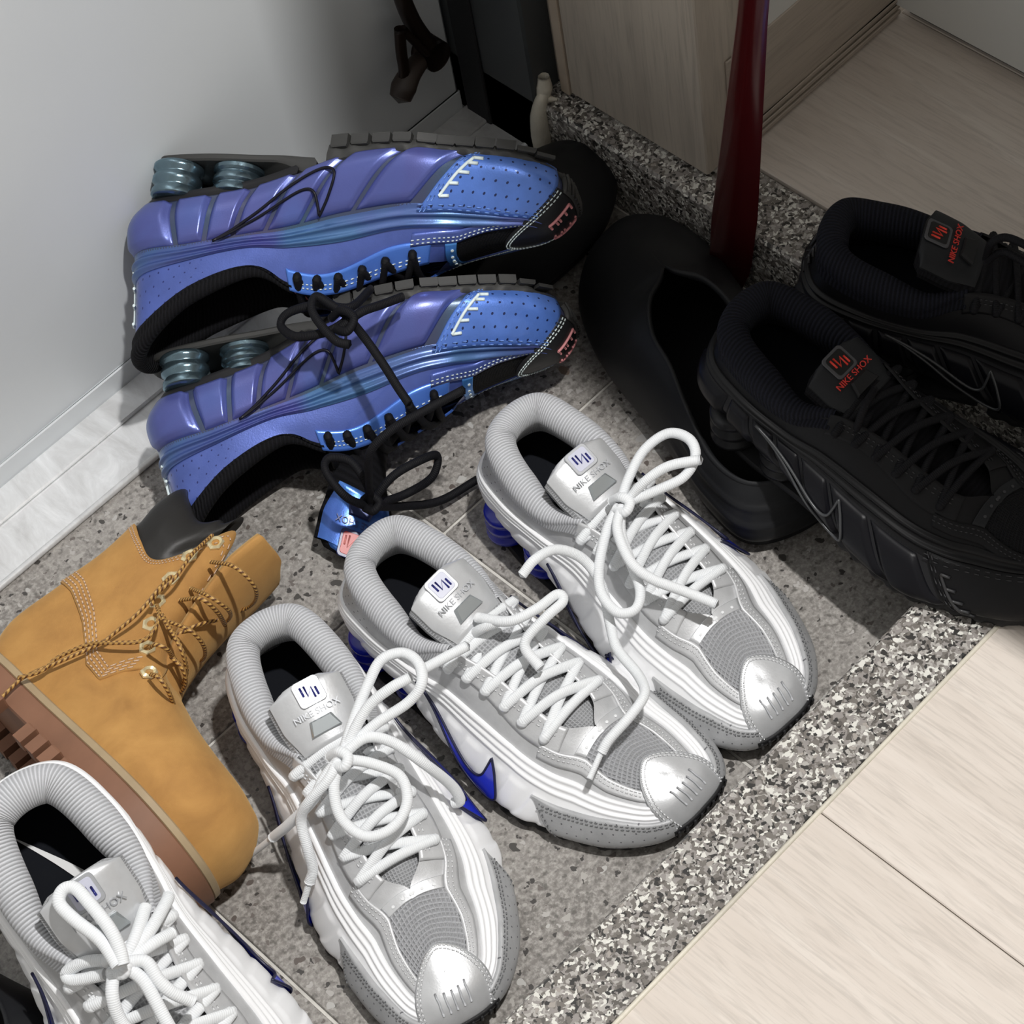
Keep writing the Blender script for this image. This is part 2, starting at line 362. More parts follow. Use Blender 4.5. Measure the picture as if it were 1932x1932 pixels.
# wood clad side: recessed filler, light edge strip, big panel, side panel with skirting
pn = MB(); pn.box((0.866, 1.019, HK + 0.002), (0.90, 1.0283, 2.1)); side = pn.build('wall_right', M_PANEL, smooth=False); tag(side, kind='structure')
pn = MB(); pn.box((0.8585, 1.0095, HK + 0.001), (0.90, 1.0188, 2.1), bev=0.0008); pn.build('edge_strip', M_STRIP, side, smooth=False)
pn = MB(); pn.box((0.860, 0.868, HK + 0.0035), (1.06, 1.009, 0.66), bev=0.0012); pn.build('cabinet_panel', M_PANEL, side, smooth=False)
pn = MB(); pn.box((0.886, 0.8655, HK + 0.001), (1.078, 0.8682, 0.166), bev=0.0008); bb = pn.build('baseboard_right', M_BASE, smooth=False); tag(bb, kind='structure')
for k, zz in enumerate((0.006, 0.012, 0.019)):
    b = MB(); b.box((0.886, 0.8640 - 0.0006 * (2 - k), HK + zz - 0.002), (1.078, 0.8656, HK + zz + 0.002), bev=0.0007); b.build('skirting_bead', M_BASE, bb, smooth=False)
pn = MB(); pn.box((0.932, 0.8665, 0.1662), (1.30, 0.8679, 0.66)); tag(pn.build('wall_back', M_WALL, smooth=False), kind='structure')
# unseen overhanging box, added to cast the shadow edge over tiles and kerb
pn = MB(); pn.box((0.672, -0.9, 0.66), (1.06, 0.56, 2.25), bev=0.002); pn.build('shadow_caster', M_PANEL, side, smooth=False)
# white appliance on the wood floor
wf = MB(); wf.box((1.075, 0.20, HK + 0.008), (1.40, 0.872, 0.45), bev=0.006); o = wf.build('cabinet', M_WHITE, None, smooth=False)
tag(o, 'white lacquered cabinet standing on the wood floor past the granite kerb', 'cabinet')
wb = MB(); wb.box((1.085, 0.21, HK + 0.0012), (1.39, 0.86, HK + 0.009)); wb.build('plinth', M_FRAME, o, smooth=False)
# blob of sealant at the kerb's end by the jamb
sb = MB(); sb.tube([(0.8365, 1.0235, 0.004), (0.8362, 1.0235, 0.03), (0.8368, 1.023, 0.052), (0.840, 1.0225, 0.066), (0.8455, 1.023, 0.072)], [0.0075, 0.0085, 0.0075, 0.0055, 0.004], 10, smooth=6)
sb.tube([(0.844, 1.024, 0.066), (0.8475, 1.0245, 0.075), (0.849, 1.025, 0.086)], [0.005, 0.0065, 0.0045], 10, smooth=5)
sb.tube([(0.845, 1.022, 0.0665), (0.850, 1.014, 0.0668)], [0.004, 0.001], 8, smooth=4)
tag(sb.build('sealant_blob', M_CAULK), 'lumpy cream sealant blob at the kerb end beside dark door jamb', 'sealant')

# ================================================================== sneaker builder
# local frame: x heel -> toe, y to the wearer's left, z up. Right foot as written; s = -1 lateral, +1 medial.
LAT = [  # stations heel centre -> toe centre: five points (x, w, z) from sole edge up to collar / throat edge / spine
 [(.003,0,.040),(-.005,0,.053),(-.001,0,.073),(.007,0,.092),(.013,0,.104)],
 [(.011,.026,.040),(.005,.0305,.053),(.010,.0285,.072),(.017,.026,.090),(.021,.0235,.1015)],
 [(.045,.0375,.037),(.045,.0415,.051),(.046,.0395,.069),(.047,.0365,.083),(.048,.0335,.0915)],
 [(.086,.0415,.030),(.086,.0455,.043),(.086,.0410,.061),(.086,.0385,.074),(.086,.036,.0840)],
 [(.121,.0490,.020),(.121,.0525,.033),(.119,.0420,.055),(.117,.035,.077),(.117,.026,.094)],
 [(.158,.0550,.010),(.158,.0580,.022),(.154,.0455,.046),(.150,.0335,.070),(.148,.0185,.086)],
 [(.198,.0600,.0115),(.198,.0620,.017),(.193,.0485,.038),(.187,.0335,.058),(.184,.0165,.0725)],
 [(.222,.0560,.0115),(.222,.0585,.016),(.217,.0475,.035),(.212,.031,.0525),(.208,.0135,.0635)],
 [(.241,.0530,.0115),(.2415,.0555,.016),(.235,.0440,.033),(.2285,.0250,.0490),(.2225,0,.0570)],
 [(.268,.0455,.0115),(.270,.0475,.017),(.2600,.0380,.0330),(.250,.021,.0445),(.243,0,.0490)],
 [(.290,.0320,.0115),(.2925,.0335,.020),(.282,.0275,.0330),(.270,.0150,.0410),(.262,0,.0450)],
 [(.2995,.0170,.013),(.3025,.0180,.022),(.293,.0150,.0340),(.281,.008,.0398),(.274,0,.0417)],
 [(.3010,0,.014),(.3045,0,.023),(.296,0,.0345),(.285,0,.0392),(.278,0,.0408)],
]
class Surf:
    """upper surface of a sneaker: both sides as a map (side, u along, v up) -> point"""
    def __init__(s, foot=1, table=None, spine=(.205, .225), swing=.0125):
        s.foot = foot; s.spine = spine
        A = np.array(LAT if table is None else table, float)
        s.K = {}
        for side in (-1, 1):
            B = A.copy()
            if side == 1:   # medial: straighter, slimmer waist
                x = B[..., 0]; B[..., 1] *= 1 - 0.10 * np.exp(-((x - .125) / .045) ** 2) - 0.05 * sstep(.17, .22, x)
            B[..., 1] *= side
            B[..., 1] += swing * np.clip((B[..., 0] - .165) / .135, 0, 1.1) ** 2      # toe swings to the medial side
            B[..., 1] *= foot
            s.K[side] = B
        mid = s.K[-1][:, 1]
        d = np.concatenate([[0], np.cumsum(np.linalg.norm(np.diff(mid, axis=0), axis=1))]); s.knots = d / d[-1]; s.len = d[-1]
    def u_at(s, x): return float(np.interp(x, s.K[-1][:, 1, 0], s.knots))
    def ev(s, side, u, v):
        K = s.K[side]; O = s.K[-side]
        ext = np.concatenate([O[1:2], K, O[-2:-1]])            # continue over the ends on the other side
        u = np.asarray(u, float); v = np.asarray(v, float); u, v = np.broadcast_arrays(u, v)
        k = np.interp(u, s.knots, np.arange(len(K))); i = np.clip(k.astype(int), 0, len(K) - 2); t = (k - i)[..., None, None]
        p = [ext[i + o] for o in range(4)]
        C = 0.5 * (2 * p[1] + (p[2] - p[0]) * t + (2 * p[0] - 5 * p[1] + 4 * p[2] - p[3]) * t ** 2 + (3 * p[1] - p[0] - 3 * p[2] + p[3]) * t ** 3)
        e0 = 2 * C[..., :1, :] - C[..., 1:2, :]; e1 = 2 * C[..., -1:, :] - C[..., -2:-1, :]
        # at the spine the profile must arrive level: mirror the last segment there
        e1m = C[..., -2:-1, :].copy()
        w = sstep(s.spine[0], s.spine[1], C[..., -1:, 0:1])
        mid = C[..., -1:, 1:2]; e1m[..., 1:2] = 2 * mid - e1m[..., 1:2]
        e1 = e1 * (1 - w) + e1m * w
        D = np.concatenate([e0, C, e1], axis=-2)
        kv = np.clip(v, 0, 1) * 4; j = np.clip(kv.astype(int), 0, 3); tv = (kv - j)[..., None]
        g = lambda o: np.take_along_axis(D, (j + o)[..., None, None], axis=-2)[..., 0, :]
        a, b, c, d = g(0), g(1), g(2), g(3)
        return 0.5 * (2 * b + (c - a) * tv + (2 * a - 5 * b + 4 * c - d) * tv ** 2 + (3 * b - a - 3 * c + d) * tv ** 3)
    def nrm(s, side, u, v):
        h = 2e-3
        du = s.ev(side, np.clip(u + h, 0, 1), v) - s.ev(side, np.clip(u - h, 0, 1), v)
        dv = s.ev(side, u, np.clip(v + h, 0, 1)) - s.ev(side, u, np.clip(v - h, 0, 1))
        n = np.cross(du, dv) * (-side * s.foot)
        n = n / (np.linalg.norm(n, axis=-1, keepdims=True) + 1e-12)
        return n
    def at(s, side, u, v, off=0.0):
        u, v, off = np.broadcast_arrays(np.asarray(u, float), np.asarray(v, float), np.asarray(off, float))
        return s.ev(side, u, v) + s.nrm(side, u, v) * off[..., None]

def patch(mb, S, side, u0, u1, vlo, vhi, off, nu=60, nv=16, skirt=0.003, mi=0, us=None):
    """raised panel on the upper between curves vlo(u) and vhi(u); skirt closes its edge"""
    u = np.linspace(u0, u1, nu) if us is None else np.asarray(us); nu = len(u)
    lo = vlo(u) if callable(vlo) else np.full(nu, vlo); hi = vhi(u) if callable(vhi) else np.full(nu, vhi)
    t = np.linspace(0, 1, nv)[None]; V = lo[:, None] * (1 - t) + hi[:, None] * t; U = np.broadcast_to(u[:, None], V.shape)
    d = off(U, V, t + 0 * V) if callable(off) else np.full(V.shape, off)
    if skirt:
        rim = np.minimum.reduce([np.broadcast_to(np.minimum(t, 1 - t) * (nv - 1), V.shape), np.broadcast_to(np.minimum(np.arange(nu), nu - 1 - np.arange(nu))[:, None], V.shape)])
        d = np.where(rim < 0.5, d - skirt, d)
        # double the outermost ring so that the edge stands up steeply
        sel = np.concatenate([[0], np.arange(nu), [nu - 1]]); selv = np.concatenate([[0], np.arange(nv), [nv - 1]])
        U2 = U[sel][:, selv].copy(); V2 = V[sel][:, selv].copy(); d2 = (off(U, V, t + 0 * V) if callable(off) else np.full(V.shape, off))[sel][:, selv].copy()
        d2[0] -= skirt; d2[-1] -= skirt; d2[1:-1, 0] -= skirt; d2[1:-1, -1] -= skirt
        U, V, d = U2, V2, d2
    P = S.at(side, U, V, d)
    uv = np.stack([U * S.len, V * 0.085], -1)
    mb.grid(P, uv, flip=(side * S.foot > 0), mi=mi(U, V) if callable(mi) else mi)

def swoosh_band(n=40):
    """outer and inner edge of a tapering hook mark, tail at (0,1) ... belly ... tip; in a unit box"""
    outer = spline([(0.0, 1.0), (0.30, 0.58), (0.55, 0.24), (0.76, 0.03), (0.90, 0.02), (0.985, 0.22), (0.955, 0.60), (0.90, 0.90)], 8)
    inner = spline([(0.0, 1.0), (0.28, 0.70), (0.50, 0.48), (0.66, 0.35), (0.76, 0.345), (0.825, 0.45), (0.865, 0.66), (0.90, 0.90)], 8)
    return outer, inner

def mark(mb, S, side, u0, u1, v0, v1, off, thick=0.001, nw=4, rim=None):
    o, i = swoosh_band(); t = np.linspace(0, 1, nw)[None, :, None]
    q = o[:, None] * (1 - t) + i[:, None] * t
    U = u0 + (u1 - u0) * q[..., 0]; V = v0(q[..., 0]) if callable(v0) else v0 + (v1 - v0) * q[..., 1]
    P = S.at(side, U, V, off)
    mb.grid(P, flip=(side * S.foot < 0)); 
    if rim is not None:
        loop = np.vstack([o, i[::-1][1:]]); U = u0 + (u1 - u0) * loop[:, 0]; V = v0 + (v1 - v0) * loop[:, 1]
        rim.tube(S.at(side, U, V, off), 0.0009, 6)

def lettering(text, size, M, mat, parent, name='lettering', depth=0.0004):
    cu = bpy.data.curves.new('text', 'FONT'); cu.body = text; cu.size = size; cu.extrude = depth; cu.align_x = 'CENTER'; cu.align_y = 'CENTER'; cu.resolution_u = 3
    to = bpy.data.objects.new('text', cu); COL.objects.link(to)
    dg = bpy.context.evaluated_depsgraph_get(); me = bpy.data.meshes.new_from_object(to.evaluated_get(dg))
    bpy.data.objects.remove(to); me.transform(M); me.materials.clear(); me.materials.append(mat)
    o = bpy.data.objects.new(name, me); COL.objects.link(o); o.parent = parent; return o

def rrect(w, h, r, n=5):
    p = []
    for cx, cy, a0 in ((w - r, h - r, 0), (-w + r, h - r, 90), (-w + r, -h + r, 180), (w - r, -h + r, 270)):
        for k in range(n): a = math.radians(a0 + 90 * k / (n - 1)); p.append((cx + r * math.cos(a), cy + r * math.sin(a)))
    return p

BADGE = [[(-.62, .55), (-.62, -.15)], [(-.30, .62), (-.30, -.30), (.22, .34), (.22, -.55)], [(.56, .20), (.56, -.58)]]   # strokes of the spring emblem

def sneaker(foot, style, root, lace_extra=(), knot=None, imark=False, tpts=None, twist=0.0):
    st = STYLES[style]; S = Surf(foot, st.get('table')); g = lambda k: st[k]
    LATS, MEDS = -1, 1
    uT = S.u_at(.222); uC = S.u_at(.1205)         # throat end, collar end
    # ---- sole unit -------------------------------------------------
    mb = MB()
    for side in (-1, 1):
        u = np.linspace(S.u_at(.140), 1, 60)
        top = S.at(side, u, 0.05, 0.0002); bot = top.copy(); c = np.array([[.2, 0, 0]])
        out = S.nrm(side, u, 0.1); out[:, 2] = 0; out /= np.linalg.norm(out, axis=1, keepdims=True) + 1e-9
        rise = 0.010 * sstep(.262, .302, top[:, 0])
        nt = 0.0014 * (np.sin(u * 150) > 0)[:, None]
        rows = []
        for (o, zf) in ((-.004, 1.15), (.0024, 0.92), (.0030, 0.60), (.0016, 0.22), (-.003, 0.0)):
            p = top + out * (o + (nt if zf < 0.9 else 0)); z = rise + (top[:, 2] - rise) * zf; p[:, 2] = z; rows.append(p)
        inn = rows[-1].copy(); inn[:, 1] = 0.0125 * foot * np.clip((inn[:, 0] - .165) / .135, 0, 1.1) ** 2; inn[:, 0] = np.minimum(inn[:, 0], .285); rows.append(inn)
        mb.grid(np.stack(rows, 1), flip=(side * foot < 0))
    mb.build('outsole', g('rubber'), root, smooth=True, angle=40)
    if st.get('lugs'):
        for side in (-1, 1):
            for k, uu in enumerate(np.linspace(S.u_at(.150), S.u_at(.288), 11)):
                lug = MB(); p = S.at(side, uu, 0.0, 0.0); o = S.nrm(side, uu, 0.1); o[2] = 0; o /= np.linalg.norm(o); tdir = np.array([-o[1], o[0], 0])
                q = p + o * 0.0012; rs = 0.010 * sstep(.262, .302, p[0]); M = frame((q[0], q[1], 0), tdir, (0, 0, 1))
                lug.prism([(-.0066, -.006), (.0066, -.006), (.0058, .0012), (-.0058, .0012)], rs - .0015, p[2] * .55, np.array(M), bev=0.001)
                lug.build('tread_lug', g('rubber'), root, smooth=False)
    # heel plates and shank
    mb = MB(); u = np.linspace(0, S.u_at(.118), 30)
    L_, R_ = S.at(-1, u, 0, 0.001), S.at(1, u, 0, 0.001)
    ring = np.vstack([L_[::-1], R_[1:]])
    def slab(mb, ring, z0, z1, ins=0.002):
        c = ring.mean(0); rr = [ring * [1, 1, 0] + [0, 0, 0] for _ in range(4)]
        P = []
        for zf, f_ in ((0, 1 - .03), (.25, 1), (.75, 1), (1, 1 - .03)):
            q = c + (ring - c) * f_; q = q.copy(); q[:, 2] = (z0 if np.isscalar(z0) else z0) * (1 - zf) + (z1 if np.isscalar(z1) else z1) * zf; P.append(q)
        P = np.array(P); mb.grid(P, closeV=True, flip=(foot < 0)); mb.fan(P[-1], P[-1].mean(0)); mb.fan(P[0], P[0].mean(0), flip=True)
    slab(mb, ring, ring[:, 2] - .006, ring[:, 2] + .001); mb.build('upper_heel_plate', g('plate'), root, smooth=True, angle=40)
    mb = MB(); ring2 = ring.copy(); ring2[:, 0] = ring2[:, 0] * 1.16 - .006; ring2[:, 1] *= 1.02
    lift = st.get('lift', 0.0); zt = .0065 + lift + .010 * sstep(.10, .14, ring2[:, 0])
    slab(mb, ring2, lift + st.get('thin', 0.0) + .002 * sstep(.10, .14, ring2[:, 0]), zt); mb.build('lower_heel_plate', g('rubber'), root, smooth=True, angle=40)
    for side in (-1, 1):
        for xc in (.026, .070):
            mb = MB(); zb = .0068 + lift; zt = .0345 if xc < .05 else .031; h = zt - zb
            prof = [(0, zb), (.0165, zb), (.0180, zb + .06 * h), (.0180, zb + .18 * h), (.0158, zb + .27 * h), (.0158, zb + .33 * h), (.0176, zb + .42 * h), (.0176, zb + .56 * h), (.0155, zb + .65 * h), (.0155, zb + .71 * h), (.0172, zb + .80 * h), (.0172, zb + .94 * h), (.0155, zt), (0, zt)]
            M = np.eye(4); M[0, 3] = xc; M[1, 3] = side * foot * .0255; mb.lathe(prof, 28, M); mb.build('spring_column', g('spring'), root, angle=50)
    # ---- upper -----------------------------------------------------
    mb = MB()
    for side in (-1, 1):
        U = np.linspace(0, 1, 150)[:, None] + np.zeros((1, 30)); V = np.linspace(0, 1, 30)[None] + np.zeros((150, 1))
        mb.grid(S.at(side, U, V), np.stack([U * S.len, V * .085], -1), flip=(side * foot > 0))
    mb.build('upper', g('upper'), root, weld=1e-5)
    # lining and insole
    mb = MB()
    for side in (-1, 1):
        U = np.linspace(0, S.u_at(.205), 60)[:, None] + np.zeros((1, 12)); V = np.linspace(.18, .99, 12)[None] + np.zeros((60, 1))
        mb.grid(S.at(side, U, V, -.0045), flip=(side * foot < 0))
    mb.build('lining', g('lining'), root, weld=1e-5)
    mb = MB(); u = np.linspace(0, S.u_at(.24), 50)
    a, b = S.at(-1, u, .30, -.0035), S.at(1, u, .30, -.0035); t = np.linspace(0, 1, 12)[None, :, None]
    P = a[:, None] * (1 - t) + b[:, None] * t; P[..., 2] -= .006 * np.sin(np.pi * t[..., 0]); mb.grid(P, flip=(foot < 0)); ins = mb.build('insole', g('insole'), root)
    if imark:
        mk = MB(); o, i = swoosh_band(); tt = np.linspace(0, 1, 3)[None, :, None]; q = o[:, None] * (1 - tt) + i[:, None] * tt
        x = .018 + q[..., 0] * .075; y = foot * (.012 - q[..., 1] * .030 + .002)
        z = np.interp(x, P[:, 6, 0], P[:, 6, 2]) + .0012
        mk.grid(np.stack([x, y, z], -1), flip=(foot > 0)); mk.build('insole_mark', g('mark_white'), ins)
    # collar pad
    mb = MB(); us = np.concatenate([np.linspace(uC, 0, 70), np.linspace(0, uC, 70)[1:]]); sd = np.concatenate([np.full(70, -1), np.full(69, 1)])
    rows = []; uvs = []; ang = np.linspace(math.radians(-20), math.radians(205), 15); acc = 0; last = None
    for uu, s_ in zip(us, sd):
        s_ = int(s_); e = S.at(s_, uu, 1.0); n = S.nrm(s_, uu, .96); n = n.copy(); n[2] = 0; n /= np.linalg.norm(n) + 1e-9
        if uu < 1e-6: n = np.array([-1., 0, 0])
        k = sstep(uC, uC * .55, uu); r = st.get('cr0', .0035) + st.get('cr1', .0082) * k; c = e - n * (r * .55) + np.array([0, 0, .002 - .004 * (1 - k)])
        if last is not None: acc += np.linalg.norm(e - last)
        last = e
        cv = st.get('cv', .76); row = [S.at(s_, uu, cv + .08 * (1 - k) * (cv < .8), .0006), S.at(s_, uu, cv + (1 - cv) * .42, .0022)]
        row += [c + r * (math.cos(a_) * n * .95 + math.sin(a_) * np.array([0, 0, 1.0])) for a_ in ang]
        inner = S.at(s_, uu, .70, -.012 - .004 * k); row += [inner, S.at(s_, uu, .48, -.008)]
        rows.append(row); uvs.append([(acc, j * .003) for j in range(len(row))])
    mb.grid(np.array(rows), np.array(uvs), flip=(foot < 0)); mb.build('collar', g('collar'), root)
    # tongue
    TC = spline(tpts or [(.226, .0505), (.205, .0600), (.180, .0715), (.152, .0845), (.127, .0965), (.105, .1090), (.088, .1175), (.080, .1190)], 8)
    TWid = np.interp(np.linspace(0, 1, len(TC)), [0, .2, .5, .72, .9, .97, 1], [.016, .019, .022, .0265, .0265, .0215, .017])
    tn = np.gradient(TC, axis=0); tn = np.stack([-tn[:, 1], tn[:, 0]], 1) * -1; tn /= np.linalg.norm(tn, axis=1, keepdims=True)
    tn = np.where(tn[:, 1:2] < 0, -tn, tn)
    def tongue(tau, yy, off=0.0):
        k = np.asarray(tau, float) * (len(TC) - 1); xx = np.interp(k, np.arange(len(TC)), TC[:, 0]); zz = np.interp(k, np.arange(len(TC)), TC[:, 1])
        nx = np.interp(k, np.arange(len(TC)), tn[:, 0]); nz = np.interp(k, np.arange(len(TC)), tn[:, 1]); w = np.interp(k, np.arange(len(TC)), TWid)
        yn = np.asarray(yy, float); drop = .0065 * yn ** 2
        y0 = 0.0125 * np.clip((xx - .165) / .135, 0, 1.1) ** 2
        ph = np.radians(twist) * sstep(.35, .68, np.asarray(tau, float)); h_ = off - drop; c_, s_ = np.cos(ph), np.sin(ph)
        ny = yn * w * s_ + h_ * c_
        return np.stack(np.broadcast_arrays(xx + nx * ny, (yn * w * c_ - h_ * s_ + y0) * foot, zz + nz * ny), -1)
    def slabt(mb, t0, t1, y0, y1, o0, o1, nt=30, ny=12, wf=None):
        T = np.linspace(t0, t1, nt)[:, None]; Y = np.linspace(y0, y1, ny)[None] * (1 if wf is None else wf(T))
        T = T + 0 * Y; Y = Y + 0 * T
        topP = tongue(T, Y, o1); edge = np.zeros(T.shape, bool); edge[0] = edge[-1] = True; edge[:, 0] = edge[:, -1] = True
        topP = np.where(edge[..., None], tongue(T, Y, (o0 + o1) / 2), topP)
        uv = np.stack([T * .18, Y * .026], -1)
        mb.grid(topP, uv, flip=(foot > 0)); mb.grid(tongue(T, Y, o0), uv, flip=(foot < 0))
    mb = MB(); slabt(mb, 0, 1, -1, 1, -.0065, 0.0, 60); tg = mb.build('tongue', g('tongue'), root, weld=1e-6)
    mb = MB(); slabt(mb, .60, .985, -.93, .93, -.001, .0018, 40, 14, lambda T: 1 - .25 * sstep(.88, 1, T) - .12 * sstep(.72, .58, T)); pad = mb.build('tongue_pad', g('pad'), tg)
    def tframe(tau, yy, off):
        p = tongue(tau, yy, off); a = tongue(tau + .02, yy, off) - tongue(tau - .02, yy, off); b = tongue(tau, yy + .1, off) - tongue(tau, yy - .1, off)
        a /= np.linalg.norm(a); b = b * foot; b /= np.linalg.norm(b); n = np.cross(b, a); up_ = tongue(tau, yy, off + .001) - p
        return Matrix(((-b[0], -a[0], n[0], p[0]), (-b[1], -a[1], n[1], p[1]), (-b[2], -a[2], n[2], p[2]), (0, 0, 0, 1))) if n @ up_ > 0 else Matrix(((b[0], -a[0], -n[0], p[0]), (b[1], -a[1], -n[1], p[1]), (b[2], -a[2], -n[2], p[2]), (0, 0, 0, 1)))
    M = tframe(.835, -.05, .0018); A = np.array(M)
    mb = MB(); mb.prism(rrect(.0092, .0092, .0030), 0, .0008, A, bev=.0005); bd = mb.build('badge_rim', g('badge_rim'), tg, smooth=False)
    A2 = np.array(M @ Matrix.Translation((0, 0, .0007)))
    mb = MB(); mb.prism(rrect(.0072, .0072, .0022), 0, .0004, A2, bev=.0003); mb.build('badge', g('badge'), bd, smooth=False)
    A3 = np.array(M @ Matrix.Translation((0, 0, .0011))); mb = MB()
    for stroke in BADGE:
        p = np.array([(x * .0078, y * .0082, 0) for x, y in stroke]) @ A3[:3, :3].T + A3[:3, 3]; mb.tube(p, .00075, 6)
    mb.build('emblem', g('emblem'), bd)
    lettering('NIKE SHOX', .0062, tframe(.735, 0, .0020) @ Matrix.Rotation(math.pi, 4, 'Z'), g('letter'), tg)
    mb = MB(); A4 = np.array(tframe(.672, 0, .0018)); mb.prism([(-.0105, .0045), (.0105, .0045), (.0075, -.0055), (-.0075, -.0055)], 0, .0030, A4, bev=.0015); mb.build('lace_keeper', g('keeper'), tg, smooth=False)
    # eyestay with eyelets
    eyes = {}
    for side in (-1, 1):
        mb = MB(); patch(mb, S, side, S.u_at(.118), S.u_at(.2245), lambda u: .80 + .03 * np.sin((u - .4) * 20), 0.998, .0013, 60, 8, .0016); es = mb.build('eyestay', g('eyestay'), root)
        sm = MB(); u = np.linspace(S.u_at(.126), S.u_at(.218), 46)
        for vv in (.945, .91):
            for k in range(0, len(u) - 1): 
                if k % 2 == 0: sm.tube(S.at(side, u[k:k + 2], vv, .0016), .00045, 4)
        sm.build('stitching', g('thread'), es, kind='stuff')
        eyes[side] = [S.u_at(x) for x in np.linspace(.127, .212, 6)]
        hm = MB()
        for uu in eyes[side]:
            A = np.array(frame(S.at(side, uu, .865, .0014), (1, 0, -.4), S.nrm(side, uu, .865))); hm.prism([(.0032 * math.cos(a), .0032 * math.sin(a)) for a in np.linspace(0, 6.28, 10, endpoint=False)], -.0003, .0003, A)
        hm.build('eyelet_holes', g('hole'), es, smooth=False, kind='stuff')
    # laces: criss-cross
    mb = MB(); lr = st.get('lace_r', .0037)
    def lp(side, k, off): return S.at(side, eyes[side][k], .865, off)
    def crossing(a, b, h):
        pa0, pa, pb, pb0 = lp(-1, a, -.001), lp(-1, a, .0035), lp(1, b, .0035), lp(1, b, -.001)
        mid = (pa + pb) / 2; mid[2] = max(mid[2], 0) + h
        return [pa0, pa, pa * .66 + pb * .34 + [0, 0, h * .85], mid, pa * .34 + pb * .66 + [0, 0, h * .85], pb, pb0]
    for k in range(5):
        mb.tube(crossing(k, k + 1, .0085), lr, 9, smooth=6, flat=.7); mb.tube(crossing(k + 1, k, .0045), lr, 9, smooth=6, flat=.7)
    mb.tube(crossing(5, 5, .004), lr, 9, smooth=6)
    if knot is not False:
        mb.tube(crossing(0, 0, .010), lr, 9, smooth=6)
    Minv = np.array(root.matrix_world.inverted())
    for item in lace_extra:
        pts, rad = (item[0], item[1]) if isinstance(item, tuple) else (item, None)
        p = np.array([W(*q) for q in pts]) @ Minv[:3, :3].T + Minv[:3, 3]
        mb.tube(p, lr * .97 if rad is None else rad, 9, smooth=7)
    mb.build('lace', g('lace'), root)
    # ---- style specific panels -------------------------------------
    st['panels'](S, st, root, foot)
    return S

def gpatch(mb, S, side, U, V, off, drop=(1, 1, 1, 1), skirt=0.002, mi=0):
    """free patch given by (u, v) arrays; drop = which of the edges (u0, u1, v0, v1) fall to the surface"""
    d = np.full(U.shape, off) if np.isscalar(off) else off
    r = [np.arange(U.shape[0]), np.arange(U.shape[1])]
    if drop[0]: r[0] = np.concatenate([[0], r[0]])
    if drop[1]: r[0] = np.concatenate([r[0], [U.shape[0] - 1]])
    if drop[2]: r[1] = np.concatenate([[0], r[1]])
    if drop[3]: r[1] = np.concatenate([r[1], [U.shape[1] - 1]])
    U = U[r[0]][:, r[1]]; V = V[r[0]][:, r[1]]; d = d[r[0]][:, r[1]].copy()
    if drop[0]: d[0] -= skirt
    if drop[1]: d[-1] -= skirt
    if drop[2]: d[:, 0] -= skirt
    if drop[3]: d[:, -1] -= skirt
    mb.grid(S.at(side, U, V, d), np.stack([U * S.len, V * .085], -1), flip=(side * S.foot > 0), mi=mi)

def dashes(mb, S, side, U, V, off, r=.0004, per=2, skip=1):
    P = S.at(side, U, V, off); k = 0
    while k + per < len(P):
        mb.tube(P[k:k + per + 1], r, 4); k += per + skip

def toe_parts(S, st, root, foot, capmat, ticks, tickmat, deep=False):
    kn = S.knots; ucap = (lambda v: np.interp(v, [0.0, .25, .55, .8, 1.0], [kn[10] + .022, kn[10] + .014, kn[10] + .004, kn[10] - .006, kn[10] - .010])) if deep else (lambda v: v)
    if not deep: ucap = lambda v: np.interp(v, [0.0, .25, .55, .8, 1.0], [kn[11] - .012, kn[11] - .018, kn[10] + .012, kn[10] - .004, kn[10] - .010])
    mb = MB(); sm = MB()
    for side in (-1, 1):
        V = np.linspace(.24, 1, 24)[None] + np.zeros((18, 1)); t = np.linspace(0, 1, 18)[:, None]; uc = ucap(V); U = uc + (1 - uc) * t
        gpatch(mb, S, side, U, V, .0030, (1, 0, 1, 0), .003)
        v = np.linspace(.26, 1, 60)
        for dd in (.006, .014): dashes(sm, S, side, ucap(v) + dd, v, .0034, .0005, 2, 1)
    cap = mb.build('toe_cap', capmat, root, weld=1e-5); sm.build('stitching', st['thread'], cap, kind='stuff')
    if ticks:
        tm = MB(); c = S.at(1, 1.0, .62, .004)
        for k in range(5):
            y = (k - 2) * .0048; 
            for side in (-1, 1):
                pass
            # ticks stand across the cap, one after another along its front
            best = []
            for q in np.linspace(.42, .64, 6):
                # find u on the fitting side where the lateral offset equals y
                side = -1 if (y * foot) < 0 else 1
                side = -1 if y < 0 else 1
                us = np.linspace(kn[10], 1, 60); P = S.at(side, us, np.full(60, q), .0036); y0 = S.at(1, 1.0, q, .0036)[1]
                d = np.abs((P[:, 1] - y0) * foot - y); best.append(P[np.argmin(d)])
            tm.tube(np.array(best), .0007, 6)
        tm.build('tick_marks', tickmat, cap, kind='stuff')
    # rubber bumper under the cap
    bm_ = MB()
    for side in (-1, 1):
        U = np.linspace(kn[11] - .02, 1, 16)[:, None] + np.zeros((1, 8)); V = np.linspace(0, .25, 8)[None] + np.zeros((16, 1))
        gpatch(bm_, S, side, U, V, .0044, (1, 0, 0, 1), .003)
    bp = bm_.build('toe_bumper', st['rubber'], root, weld=1e-5); rb = MB()
    for side in (-1, 1):
        for uu in np.linspace(kn[11] - .012, 1, 5):
            rb.tube(S.at(side, np.full(4, uu), np.linspace(-.0, .23, 4), .0052), .0012, 6)
    rb.build('bumper_ribs', st['rubber'], bp, kind='stuff')
    return cap

